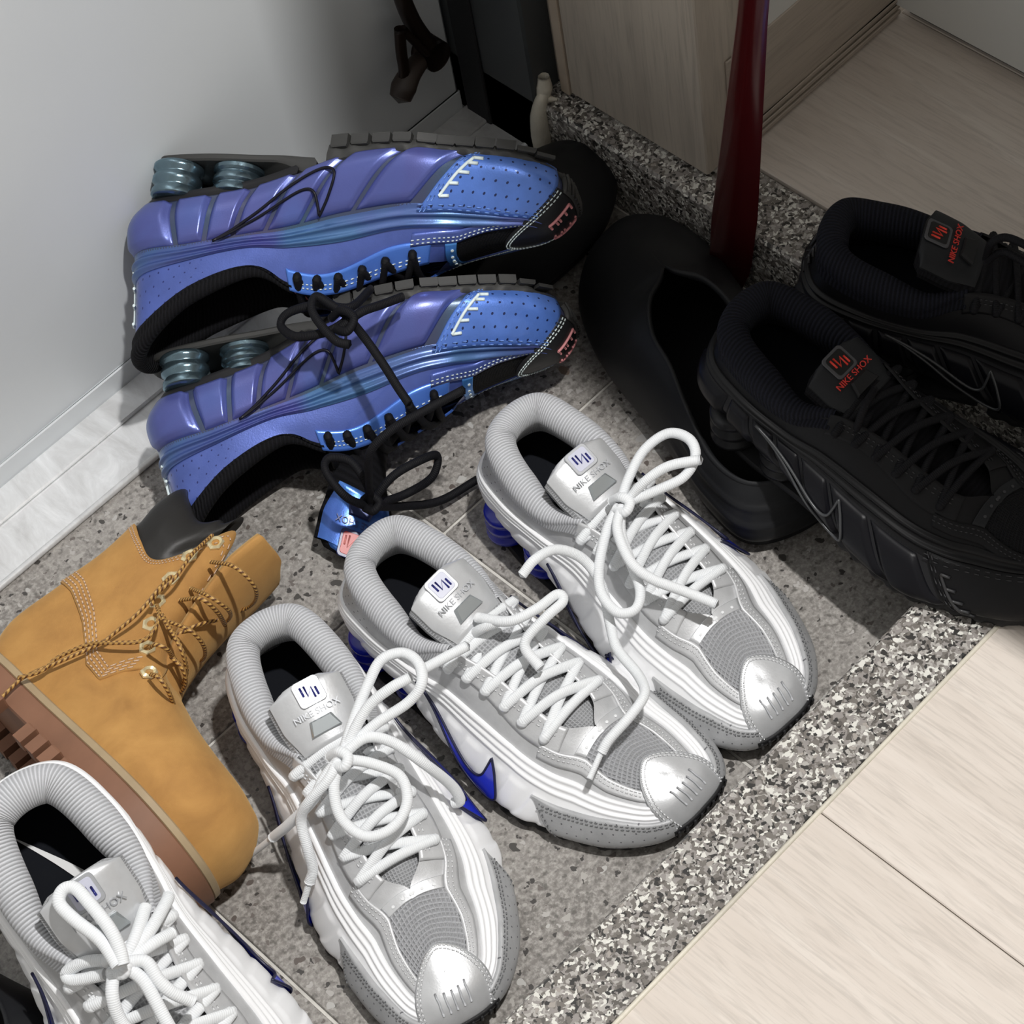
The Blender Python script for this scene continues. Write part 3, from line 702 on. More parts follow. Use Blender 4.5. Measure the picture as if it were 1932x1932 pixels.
def vamp(S, st, root, foot):
    kn = S.knots; uT = S.u_at(.2265); mb = MB(); sm = MB()
    for side in (-1, 1):
        u = np.linspace(kn[8] + .012, kn[10] + .004, 40); lo = np.interp(u, [u[0], kn[9], u[-1]], [.80, .745, .70]); t = np.linspace(0, 1, 14)[None]
        V = lo[:, None] * (1 - t) + t; U = u[:, None] + 0 * V
        gpatch(mb, S, side, U, V, .0007, (1, 1, 1, 0), .0009)
    mb.build('vamp_mesh', st['mesh'], root, weld=1e-5)
    mb = MB()
    for side in (-1, 1):
        u = np.linspace(kn[8] - .004, kn[8] + .024, 14); t = np.linspace(0, 1, 12)[None]; V = .80 + .2 * t + 0 * u[:, None]; U = u[:, None] - .012 * (1 - t) + 0 * V
        gpatch(mb, S, side, U, V, .0016, (1, 1, 1, 0), .0016)
    vs_ = mb.build('vamp_strip', st['pad'], root, weld=1e-5); dm = MB()
    for side in (-1, 1):
        for q in (.86, .93, .985):
            A = np.array(frame(S.at(side, kn[8] + .012 - .012 * (1 - (q - .8) / .2), q, .0017), (1, 0, -.3), S.nrm(side, kn[8] + .01, q))); dm.prism([(.0011 * math.cos(a), .0011 * math.sin(a)) for a in np.linspace(0, 6.28, 8, endpoint=False)], 0, .0005, A)
    dm.build('rivets', st['thread'], vs_, smooth=False, kind='stuff')
    # leather frame round the mesh, stitched
    for side in (-1, 1):
        mb = MB(); u = np.linspace(S.u_at(.21), kn[10] + .01, 50); hi = np.interp(u, [u[0], kn[8] + .015, kn[9], u[-1]], [.80, .80, .745, .70]); lo = hi - .10; t = np.linspace(0, 1, 6)[None]
        V = lo[:, None] * (1 - t) + hi[:, None] * t; gpatch(mb, S, side, u[:, None] + 0 * V, V, .0015, (1, 1, 1, 1), .0017); fr = mb.build('vamp_overlay', st['upper'], root)
        sm = MB(); dashes(sm, S, side, u, hi - .025, .0018, .0004, 1, 1); dashes(sm, S, side, u, hi - .055, .0018, .0004, 1, 1); sm.build('stitching', st['thread'], fr, kind='stuff')

def panels_white(S, st, root, foot):
    kn = S.knots
    v1 = lambda u: np.interp(u, [0, .10, .25, .42, .60, .75, .86, .95], [.44, .47, .56, .63, .66, .64, .59, .53])
    for side in (-1, 1):
        mb = MB()
        def off(U, V, t):
            top = v1(U) - V; d = .0014 + 0 * U
            fade = sstep(.03, .14, U)
            for k in range(3): d = d + .0014 * (0.35 + .65 * fade) * np.exp(-((top - .020 - .050 * k * (0.45 + .55 * fade)) / .0145) ** 2)
            reg = sstep(.17, .22, top) * sstep(.10, .16, U) * sstep(.74, .66, U) * sstep(.06, .16, V)
            ph = (U * S.len - (V - .2) * .055) / .021; fr = ph - np.floor(ph)
            rib = sstep(0, .16, fr) * sstep(1.0, .55, fr)
            return d + .0010 * reg * rib
        patch(mb, S, side, 0.0, kn[11] - .012, 0.0, v1, off, 330, 84, .002)
        mb.build('side_shell', st['shell'], root)
        # toe overlay wedge under the ridges
        mb = MB(); sm = MB(); u = np.linspace(S.u_at(.212 if side < 0 else .218), kn[11] - .014, 60)
        hi = np.minimum(v1(u) - .155, .45); tip = u[0]; lo = np.where(u < tip + .085, hi - (hi) * sstep(0, 1, (u - tip) / .085) , 0.0); lo = np.maximum(lo, 0.0)
        t = np.linspace(0, 1, 14)[None]; V = lo[:, None] * (1 - t) + hi[:, None] * t
        gpatch(mb, S, side, u[:, None] + 0 * V, V, .0042, (1, 1, 1, 1), .0035); ov = mb.build('toe_overlay', st['overlay'], root)
        dashes(sm, S, side, u[6:], hi[6:] - .03, .0046, .0004, 1, 1); dashes(sm, S, side, u[6:], hi[6:] - .055, .0046, .0004, 1, 1)
        k = np.linspace(.0, 1, 24); uu = tip + .018 + .075 * k; dashes(sm, S, side, uu, np.interp(uu, u, hi) * (1 - sstep(0, 1, k)) * .8 + .03, .0046, .0004, 1, 1)
        sm.build('stitching', st['thread_dark'], ov, kind='stuff')
        # hook mark on the side
        mk = MB(); rim = MB(); mark(mk, S, side, S.u_at(.098), S.u_at(.186), .19 if side < 0 else .05, .53 if side < 0 else .39, .0046, rim=rim)
        sw = mk.build('swoosh', st['mark'], root); rim.build('swoosh_edge', st['mark_edge'], sw)
    vamp(S, st, root, foot)
    toe_parts(S, st, root, foot, st['pad'], True, st['tick'])

M_BLACKRUB = simple('black_rubber', (0.012, 0.012, 0.013), 0.55, nscale=500, nstr=0.15)
M_THREAD = simple('pale_thread', (0.72, 0.73, 0.74), 0.6)
M_DTHREAD = simple('grey_thread', (0.18, 0.185, 0.19), 0.6)
M_HOLE = simple('dark_hole', (0.01, 0.01, 0.012), 0.9)
STYLES = {}
STYLES['silver'] = dict(
    rubber=M_BLACKRUB, plate=simple('navy_plate', (0.010, 0.012, 0.05), 0.35), spring=simple('royal_blue_tpu', (0.015, 0.025, 0.42), 0.25, coat=0.4),
    upper=perforated('silver_leather', (0.50, 0.505, 0.515), 0.42, 0.25, .0085, .0075, .0008, (0.10, 0.10, 0.11), u0=0, u1=.075),
    lining=uv_rib('grey_lining', (0.20, 0.205, 0.215), 900, rough=0.9), insole=simple('black_insole', (0.006, 0.007, 0.010), 0.95, nscale=700, nstr=0.3, spec=0.2),
    collar=uv_rib('grey_ribbed_knit', (0.62, 0.63, 0.66), 2700, rough=0.75, strength=0.6, dist=0.0012, dark=0.62),
    tongue=uv_rib('grey_net', (0.52, 0.53, 0.55), 1300, 1000, mesh=True, strength=0.8, dist=.001, dark=.45), pad=simple('silver_synthetic', (0.62, 0.63, 0.645), 0.30, 0.45, nscale=700, nstr=0.12, var=0.06),
    badge_rim=simple('silver_rim', (0.45, 0.46, 0.48), 0.3, 0.4), badge=simple('badge_white', (0.55, 0.56, 0.66), 0.3), emblem=simple('emblem_blue', (0.012, 0.015, 0.16), 0.35), letter=simple('silver_letter', (0.36, 0.37, 0.39), 0.35, 0.3),
    keeper=simple('silver_keeper', (0.40, 0.43, 0.44), 0.22, 0.6), eyestay=simple('silver_eyestay', (0.52, 0.525, 0.535), 0.40, 0.25, nscale=900, nstr=0.2, var=0.08), thread=M_THREAD, thread_dark=M_DTHREAD, hole=M_HOLE,
    lace=uv_rib('white_lace', (0.80, 0.82, 0.84), 5200, rough=0.8, strength=0.35, dist=0.0004, dark=0.9), shell=simple('white_shell', (0.86, 0.865, 0.88), 0.34, coat=0.25, nscale=1200, nstr=0.05),
    overlay=perforated('grey_perforated', (0.40, 0.405, 0.415), 0.5, 0.2, .0075, .0065, .0006, (0.12, 0.12, 0.13)), mark=simple('blue_mark', (0.02, 0.035, 0.50), 0.2, coat=0.6), mark_edge=simple('navy_edge', (0.008, 0.009, 0.04), 0.4),
    mark_white=simple('print_white', (0.75, 0.75, 0.75), 0.6), insole_mark=True, mesh=uv_rib('silver_mesh', (0.62, 0.63, 0.66), 700, 1300, mesh=True, rough=0.55, strength=1.0, dist=.0015, dark=.45), tick=simple('tick_pale', (0.45, 0.46, 0.48), 0.35), panels=panels_white)

def comb(mb, P0, P1, side_dir, n=5, tooth=.006, r=.0009):
    P0, P1, d = map(np.asarray, (P0, P1, side_dir)); mb.tube(np.array([P0, P1]), r, 6)
    for k in np.linspace(0, 1, n): q = P0 * (1 - k) + P1 * k; mb.tube(np.array([q, q + d * tooth]), r, 6)

def panels_pods(S, st, root, foot):
    kn = S.knots; C0 = [.0, .030, .060, .087, .120, .154, .195, .239]; C1 = [.0, .0365, .057, .077, .100, .127, .165, .206]
    vr = lambda u: np.interp(u, [0, .10, .25, .42, .60, .75, .86, .95], [.50, .50, .49, .49, .52, .55, .56, .54])
    for side in (-1, 1):
        mb = MB()
        def off(U, V, t):
            top = vr(U) + .13 - V; d = .0010 + 0 * U
            for k in range(2): d = d + .0022 * np.exp(-((top - .03 - .065 * k) / .019) ** 2)
            return d
        patch(mb, S, side, 0, kn[11] - .012, 0.0, lambda u: vr(u) + .005, .0010, 160, 30, .0014); mb.build('side_shell', st['channel'], root)
        mb = MB(); patch(mb, S, side, 0, kn[11] - .012, lambda u: vr(u) - .03, lambda u: vr(u) + .13, off, 220, 40, .0014); mb.build('ridge_band', st['band'], root)
        for k in range(7):
            t = np.linspace(0, 1, 18)[None]; s_ = np.linspace(0, 1, 22)[:, None]; g_ = .0017
            a = (C0[k] + (g_ if k else 0)) * (1 - t) + (C1[k] + (g_ if k else 0)) * t; b = (C0[k + 1] - g_) * (1 - t) + (C1[k + 1] - g_) * t
            X = a * (1 - s_) + b * s_; U = np.interp(X, S.K[-1][:, 1, 0], kn)
            hi = vr(U) - .035; lo = .03; V = lo + (hi - lo) * t
            e = np.minimum(np.minimum(s_, 1 - s_) * 2.6, np.minimum(t + .15, 1 - t) * 3.2); d = .0012 + .0030 * sstep(0, .40, e)
            if k == 0: d = .0012 + .0034 * sstep(0, .42, np.minimum((1 - s_) * 2.2, np.minimum(t + .15, 1 - t) * 2.6))
            pm = MB(); gpatch(pm, S, side, U, V, d, (k > 0, 1, 1, 1), .0015); pm.build('pod', st['pod'], root)
        # perforated toe panel
        mb = MB(); t = np.linspace(0, 1, 16)[None]; s_ = np.linspace(0, 1, 26)[:, None]
        a = .243 * (1 - t) + .210 * t; X = a; U0 = np.interp(X, S.K[-1][:, 1, 0], kn); U1 = kn[10] + .016; U = U0 * (1 - s_) + U1 * s_
        hi = vr(U) + .02; V = .02 + (hi - .02) * t; gpatch(mb, S, side, U, V, .0030, (1, 1, 1, 1), .003); ov = mb.build('toe_overlay', st['toe_panel'], root)
        sm = MB()
        for dd in (.006, .014): dashes(sm, S, side, U[0] + dd, V[0], .0034, .0004, 1, 1)
        for dd in (.02, .05): dashes(sm, S, side, U[:, -1], V[:, -1] - dd, .0034, .0004, 1, 1)
        sm.build('stitching', st['thread2'], ov, kind='stuff')
        cm = MB(); tt = np.array([.25, .80]); Xc = .243 * (1 - tt) + .210 * tt + .008; Uc = np.interp(Xc, S.K[-1][:, 1, 0], kn); Vc = .02 + (vr(Uc)) * tt
        cu = np.linspace(Uc[0], Uc[1], 12); cv = np.linspace(Vc[0], Vc[1], 12); cm.tube(S.at(side, cu, cv, .0036), .0011, 6)
        for k in np.linspace(0, 11, 5).astype(int): cm.tube(S.at(side, cu[k] + np.linspace(0, .020, 4), np.full(4, cv[k]), .0036), .0011, 6)
        cm.build('comb_mark', st['comb'], ov)
        # outlined hook mark
        rim = MB(); o, i = swoosh_band(); loop = np.vstack([o, i[::-1][1:]]); x0, x1 = .064, .150
        U = np.interp(x0 + (x1 - x0) * loop[:, 0], S.K[-1][:, 1, 0], kn); V = np.interp(loop[:, 1], [0, 1], [.44, .10]) if False else .16 + .30 * loop[:, 1] * 1.0
        rim.tube(S.at(side, U, .15 + .33 * loop[:, 1], .0050), .0010, 6); rim.build('swoosh', st['mark'], root)
        # comb mark on the heel
        cm = MB(); cv = np.linspace(.56, .86, 10); cm.tube(S.at(side, np.full(10, .016), cv, .0016), .0011, 6)
        for k in (0, 3, 6, 9): cm.tube(S.at(side, .016 + np.linspace(0, .022, 4), np.full(4, cv[k]), .0016), .0011, 6)
        cm.build('heel_comb_mark', st['comb'], root)
    vamp(S, st, root, foot)
    cap = toe_parts(S, st, root, foot, st['cap'], False, None, deep=True)
    for side in (-1, 1):
        cm = MB(); cu = np.full(8, kn[11] + .010); cv = np.linspace(.30, .56, 8); cm.tube(S.at(side, cu, cv, .0036), .0010, 6)
        for k in (0, 2, 4, 5, 7): cm.tube(S.at(side, cu[0] + np.linspace(0, .016, 4), np.full(4, cv[k]), .0036), .0009, 6)
        cm.build('toe_comb_mark', st['comb2'], cap)

def irid(name, base, edge, rough=.3, metal=.55, coat=.5, nscale=1100):
    t = NT(name); v = t.coord('Object'); n = t.noise(v, 14, 3, .5, .6)
    c = t.ramp(n, [(.32, base), (.68, edge)]); t.l(c, t.b.inputs['Base Color']); t.set(Roughness=rough, Metallic=metal)
    t.b.inputs['Coat Weight'].default_value = coat; t.b.inputs['Coat Roughness'].default_value = .25; t.b.inputs['Coat Tint'].default_value = (.85, .95, 1, 1)
    t.b.inputs['Specular Tint'].default_value = (.7, .9, 1, 1)
    t.bump(t.noise(v, nscale, 2), .18, .0004); return t.m
LATB = [[list(p) for p in row] for row in LAT]
for k_, (p3, p4) in {0: ((.004, 0, .098), (.008, 0, .128)), 1: ((.014, .0275, .096), (.018, .0245, .122)), 2: ((.047, .0370, .083), (.051, .0345, .094)), 3: ((.087, .0385, .071), (.092, .0360, .078)), 4: ((.118, .0360, .073), (.121, .0265, .088))}.items():
    LATB[k_][3] = list(p3); LATB[k_][4] = list(p4)
for k_ in (6, 7, 8, 9, 10): LATB[k_][0][2] = .0075
M_BLKTEX = uv_rib('black_knit', (0.005, 0.005, 0.007), 1500, rough=0.9, strength=0.5, dark=.5, sheen=0)
M_PINK = simple('pink_print', (0.62, 0.24, 0.25), 0.5); M_COMB = simple('reflective_print', (0.72, 0.82, 0.82), 0.4)
M_BLKLACE = uv_rib('black_lace', (0.005, 0.005, 0.007), 5200, rough=0.7, strength=0.35, dist=0.0004, dark=.7, sheen=0)
M_BLKMESH = uv_rib('black_mesh', (0.006, 0.006, 0.008), 1000, 2300, mesh=True, rough=0.7, strength=0.8, dist=.001, dark=.3, sheen=0)
M_BLUEPOD = irid('blue_violet_pod', (0.095, 0.088, 0.295), (0.095, 0.125, 0.39), .36, .35)
M_BLUETOE = perforated('blue_perforated', (0.10, 0.22, 0.68), 0.35, 0.35, .0085, .0080, .0009, (0.01, 0.02, 0.10), coat=.4)
STYLES['blue'] = dict(STYLES['silver'], plate=simple('black_plate', (0.015, 0.015, 0.017), 0.4), rubber=simple('charcoal_rubber', (0.035, 0.035, 0.034), 0.6, nscale=400, nstr=.2),
    spring=irid('mirror_spring', (0.10, 0.13, 0.16), (0.20, 0.30, 0.34), .22, .85), upper=perforated('blue_leather', (0.080, 0.125, 0.42), 0.36, 0.35, .0085, .0075, .0007, (0.02, 0.03, 0.16), coat=.4, u1=.085),
    lining=M_BLKTEX, collar=uv_rib('black_ribbed_knit', (0.006, 0.006, 0.008), 2100, rough=0.85, strength=0.7, dist=0.0012, dark=0.4, sheen=0), tongue=M_BLKTEX,
    pad=irid('blue_tongue_pad', (0.05, 0.12, 0.45), (0.08, 0.28, 0.70), .25, .5), badge_rim=simple('navy_rim', (0.03, 0.04, 0.14), .3), badge=simple('red_badge', (0.46, 0.035, 0.03), .35), emblem=simple('emblem_pale', (0.65, 0.22, 0.2), .4),
    letter=simple('navy_letter', (0.02, 0.03, 0.14), .4), keeper=simple('navy_keeper', (0.02, 0.03, 0.10), .3, .4), eyestay=irid('blue_eyestay', (0.07, 0.16, 0.60), (0.10, 0.26, 0.80), .32, .4), thread=M_COMB,
    lace=M_BLKLACE, lace_r=.0029, mark=simple('black_outline', (0.006, 0.006, 0.012), .4), mesh=M_BLKMESH, cap=simple('black_cap', (0.018, 0.018, 0.020), .4, nscale=300, nstr=.1), channel=irid('plum_channel', (0.075, 0.055, 0.12), (0.05, 0.085, 0.14), .35, .35), band=irid('blue_violet_band', (0.085, 0.085, 0.31), (0.07, 0.16, 0.34), .34, .4), cv=.93, cr0=.003, cr1=.0030, thin=.002, table=LATB,
    pod=M_BLUEPOD, toe_panel=M_BLUETOE, thread2=simple('blue_thread', (0.16, 0.30, 0.70), .5), comb=M_COMB, comb2=M_PINK, panels=panels_pods, lugs=True, lift=.006)
STYLES['black'] = dict(STYLES['blue'], plate=M_BLACKRUB, rubber=M_BLACKRUB, spring=simple('black_spring', (0.012, 0.012, 0.013), .3),
    upper=simple('black_leather', (0.004, 0.004, 0.005), .5, nscale=900, nstr=.2), lining=M_BLKTEX, collar=uv_rib('navy_black_knit', (0.010, 0.011, 0.019), 2100, rough=0.85, strength=0.8, dist=0.0014, dark=0.35, sheen=0),
    pad=simple('black_tongue_pad', (0.012, 0.013, 0.015), .5, nscale=600, nstr=.2), badge_rim=simple('charcoal_rim', (0.05, 0.05, 0.055), .4), badge=simple('black_badge', (0.010, 0.010, 0.010), .4), emblem=simple('emblem_red', (0.75, 0.045, 0.025), .5),
    letter=simple('red_letter', (0.60, 0.035, 0.025), .5), keeper=M_BLACKRUB, eyestay=simple('black_eyestay', (0.005, 0.005, 0.006), .5, nscale=900, nstr=.2), thread=simple('black_thread', (0.03, 0.03, 0.033), .6), thread2=simple('black_thread', (0.03, 0.03, 0.033), .6),
    mark=simple('grey_outline', (0.045, 0.047, 0.05), .3), channel=simple('grey_channel', (0.016, 0.016, 0.018), .45), pod=simple('black_pod', (0.004, 0.004, 0.006), .38), toe_panel=simple('black_toe_panel', (0.005, 0.005, 0.006), .45, nscale=900, nstr=.2),
    cap=M_BLACKRUB, comb=simple('dark_comb', (0.03, 0.03, 0.032), .4), comb2=simple('dark_comb', (0.03, 0.03, 0.032), .4), lugs=False, lace_r=.0028, lift=0.0, cv=.76, cr0=.0035, cr1=.0082, thin=0.0, table=None, band=simple('black_band', (0.008, 0.008, 0.009), .42))

# ================================================================== silver and white sneakers
def stand(heel, ang, sc=0.95, z=0.0, pitch=0.0, wy=1.06, wz=1.03):
    return Matrix.Translation((heel[0], heel[1], z)) @ Matrix.Rotation(math.radians(ang), 4, 'Z') @ Matrix.Rotation(math.radians(pitch), 4, 'Y') @ Matrix.Diagonal((sc, sc * wy, sc * wz, 1))
def put(style, foot, M, label, group=None, name='sneaker', **kw):
    r = empty(name, M, label, 'shoe', group); bpy.context.view_layer.update(); sneaker(foot, style, r, **kw); return r
put('silver', 1, stand((.456, .819), -87, .915, wy=1.10, wz=1.07), 'silver and white sneaker with loose untied laces between two bow-tied silver sneakers',
    lace_extra=[[(985,1085,.118),(1010,1055,.122),(1050,1037,.115),(1100,1055,.10),(1135,1105,.085),(1152,1180,.07),(1165,1225,.068),(1205,1275,.07),(1216,1310,.075),(1190,1350,.075),(1150,1395,.07),(1135,1420,.066)],
                ([(1135,1418,.066),(1112,1470,.06)], .0022),
                [(900,1165,.105),(960,1172,.112),(1010,1150,.114),(1050,1122,.112),(1062,1135,.110),(1030,1165,.108),(990,1215,.10),(1020,1260,.092)],
                [(870,1215,.07),(905,1188,.10),(950,1170,.110)]])
put('silver', -1, stand((.592, .818), -93, .915, wy=1.10, wz=1.07), 'silver and white sneaker tied in a bow beside the black rubber clog',
    lace_extra=[[(1170,950,.112),(1185,905,.118),(1215,850,.125),(1260,818,.13),(1300,828,.132),(1312,862,.13),(1290,900,.125),(1240,925,.12),(1190,945,.114)],
                [(1180,950,.112),(1215,910,.126),(1260,880,.132),(1322,867,.134)],
                [(1168,952,.112),(1145,1000,.105),(1130,1070,.095),(1135,1120,.088),(1165,1155,.085),(1198,1150,.085),(1208,1115,.088),(1190,1060,.096),(1172,1005,.106),(1172,955,.112)],
                [(1172,955,.114),(1165,1000,.112),(1190,1060,.105),(1230,1092,.098),(1290,1115,.09),(1352,1140,.084)],
                [(1155,945,.108),(1172,938,.118),(1188,948,.118),(1180,966,.116),(1162,960,.112)]])
put('silver', -1, stand((.372, .827), -106.5), 'silver and white sneaker tied in a bow with laces trailing over the bare tiles',
    lace_extra=[[(648,1420,.112),(665,1365,.118),(695,1290,.125),(720,1245,.13),(760,1232,.13),(790,1252,.13),(795,1290,.128),(770,1325,.122),(710,1365,.118),(655,1412,.112)],
                [(645,1425,.110),(690,1340,.126),(735,1300,.134),(775,1278,.136)],
                [(800,1262,.112),(840,1240,.112),(882,1218,.112)],
                [(640,1435,.112),(630,1490,.105),(645,1545,.096),(690,1578,.09),(740,1562,.09),(768,1515,.094),(755,1465,.1),(700,1440,.108),(648,1432,.112)],
                [(645,1425,.114),(690,1392,.116),(740,1400,.11),(800,1440,.096),(850,1480,.07),(868,1510,.055),(855,1515,.052)],
                [(640,1430,.114),(620,1470,.11),(585,1510,.10),(568,1545,.085),(580,1600,.07),(590,1640,.056),(584,1665,.048)],
                ([(584,1664,.048),(572,1703,.036)], .0022),
                [(640,1432,.112),(610,1470,.106),(590,1510,.096),(545,1555,.07),(515,1580,.05)],
                ([(515,1580,.05),(462,1622,.02)], .0022),
                [(622,1428,.108),(640,1418,.118),(656,1428,.118),(650,1446,.116),(630,1444,.112)]])
put('silver', 1, stand((.176, .833), -99, 1.04, z=.092, pitch=18), 'silver and white sneaker with a printed insole, overlapping the tan boot sole', imark=True,
    lace_extra=[[(222,1822,0.180),(190,1775,0.186),(140,1735,0.192),(112,1705,0.196),(118,1680,0.198),(140,1675,0.198),(165,1700,0.196),(205,1750,0.190),(225,1790,0.184),(232,1820,0.180)],
                [(232,1815,0.164),(255,1770,0.166),(275,1710,0.160)],
                [(235,1815,0.164),(280,1760,0.162),(312,1705,0.152),(318,1690,0.148)],
                [(240,1815,0.164),(290,1780,0.160),(325,1760,0.152)],
                [(205,1812,0.160),(160,1815,0.156),(126,1835,0.148),(140,1850,0.148),(200,1838,0.156)],
                [(215,1830,0.164),(212,1880,0.160),(230,1930,0.148),(270,1975,0.138)],
                [(232,1822,0.164),(270,1850,0.160),(310,1920,0.148),(340,1975,0.138)],
                [(240,1815,0.166),(275,1815,0.164),(300,1850,0.158),(325,1872,0.152),(365,1890,0.143)],
                [(200,1815,0.160),(216,1806,0.168),(236,1816,0.168),(232,1836,0.166),(208,1834,0.162)]])

# ================================================================== blue iridescent pair lying on their sides
def lie(o_px, t_px, zo, zt, roll=0.0, sc=0.95, zs=1.12):
    o = W(*o_px, zo); t = W(*t_px, zt); x = t - o; x /= np.linalg.norm(x)
    up = np.array([0, 0, 1.0]); zl = np.cross(x, up); zl /= np.linalg.norm(zl)      # the shoe's own up lies level
    M = frame(o, x, zl); return M @ Matrix.Rotation(math.radians(roll), 4, 'X') @ Matrix.Diagonal((sc, sc * .95, sc * zs, 1))
ME = lie((300, 300), (1118, 335), .150, .150, 20, 1.02, 1.16)
put('blue', 1, ME, 'iridescent blue sneaker lying on its side, upper one of the pair, heel against the door', knot=True,
    tpts=[(.226, .0505), (.205, .0590), (.180, .0690), (.152, .0800), (.140, .083), (.13, .083), (.12, .080), (.115, .078)],
    lace_extra=[[(700,545,.14),(660,580,.15),(600,575,.155),(545,590,.15),(530,615,.145),(560,635,.15),(620,625,.155),(660,600,.155)],
                [(660,600,.155),(625,575,.16),(595,560,.165),(590,590,.165),(630,640,.16),(660,650,.158)],
                [(650,590,.156),(690,640,.158),(725,690,.15),(750,730,.145),(772,762,.14)],
                [(640,620,.156),(680,590,.16),(720,575,.155),(760,560,.15)],
                [(625,600,.155),(645,585,.165),(668,600,.165),(655,625,.162),(632,620,.158)]])
MF = lie((292, 668), (1099, 545), .074, .074, 19, .99, 1.16)
put('blue', -1, MF, 'iridescent blue sneaker lying on its side, lower one with its tongue on the tiles',
    tpts=[(.226, .0505), (.205, .0600), (.180, .0715), (.160, .087), (.145, .108), (.135, .128), (.128, .146), (.124, .152)], twist=72,
    lace_extra=[[(690,955,.06),(650,935,.08),(615,890,.09),(620,865,.09),(660,870,.09),(690,910,.08),(700,945,.06)],
                [(700,950,.06),(695,890,.10),(700,850,.12),(740,810,.13),(800,775,.135),(875,735,.135)],
                [(700,950,.06),(740,900,.07),(790,870,.07),(825,860,.06),(815,900,.05),(770,930,.04),(715,950,.05)],
                [(700,955,.06),(760,955,.03),(830,945,.012),(900,905,.008)],
                [(685,945,.06),(700,935,.068),(716,948,.066),(704,964,.064),(688,958,.06)]])
# ================================================================== black pair by the kerb
put('black', 1, stand((.722, .722), -88, 0.97, 0.060, -1), 'black sneaker with red tongue emblem, its toe propped up on the granite kerb', tpts=[(.226, .0505), (.205, .0590), (.180, .0690), (.155, .0810), (.132, .0920), (.113, .1020), (.098, .1090), (.091, .1110)],
    lace_extra=[[(1650,735,.16),(1630,770,.165),(1612,830,.14),(1612,890,.10),(1618,960,.05),(1632,1000,.02),(1645,1030,.006)]])
put('black', -1, stand((.797, .716), -63, 0.97, 0.067, 0), 'black sneaker with dim red emblem standing on the kerb behind its mate',
    lace_extra=[[(1860,490,.18),(1870,460,.20),(1895,448,.205),(1930,460,.205),(1960,480,.20)],[(1860,495,.18),(1890,475,.195),(1925,490,.195),(1950,510,.19)]])

# ================================================================== black rubber clogs
CLOG = [[(x, w, .006)] + r for x, w, r in (
 (.006, 0, [(-.004, 0, .018), (-.001, 0, .036), (.006, 0, .051), (.011, 0, .060)]),
 (.014, .028, [(.005, .034, .018), (.009, .032, .036), (.015, .028, .051), (.020, .0245, .060)]),
 (.045, .039, [(.045, .046, .018), (.046, .044, .036), (.047, .040, .051), (.048, .036, .060)]),
 (.085, .040, [(.085, .048, .018), (.086, .046, .038), (.087, .040, .055), (.088, .035, .065)]),
 (.120, .042, [(.120, .051, .018), (.121, .049, .040), (.122, .041, .061), (.123, .031, .074)]),
 (.150, .046, [(.150, .055, .018), (.150, .052, .042), (.150, .042, .064), (.153, .0305, .077)]),
 (.175, .049, [(.175, .058, .018), (.173, .054, .042), (.173, .041, .066), (.179, .0195, .0815)]),
 (.210, .050, [(.210, .059, .018), (.207, .053, .041), (.203, .034, .064), (.199, 0, .0805)]),
 (.250, .045, [(.250, .054, .018), (.246, .047, .038), (.241, .027, .057), (.241, 0, .064)]),
 (.280, .030, [(.282, .038, .018), (.277, .032, .036), (.268, .018, .049), (.262, 0, .054)]),
 (.296, .013, [(.299, .017, .018), (.292, .015, .034), (.283, .008, .044), (.276, 0, .049)]),
 (.299, 0, [(.302, 0, .018), (.296, 0, .034), (.287, 0, .043), (.279, 0, .048)]))]
M_EVA = simple('black_eva', (0.013, 0.0135, 0.015), 0.5, nscale=700, nstr=.12, ndist=.0004)
M_EVAIN = simple('black_footbed', (0.005, 0.005, 0.006), 0.8, nscale=500, nstr=.2)
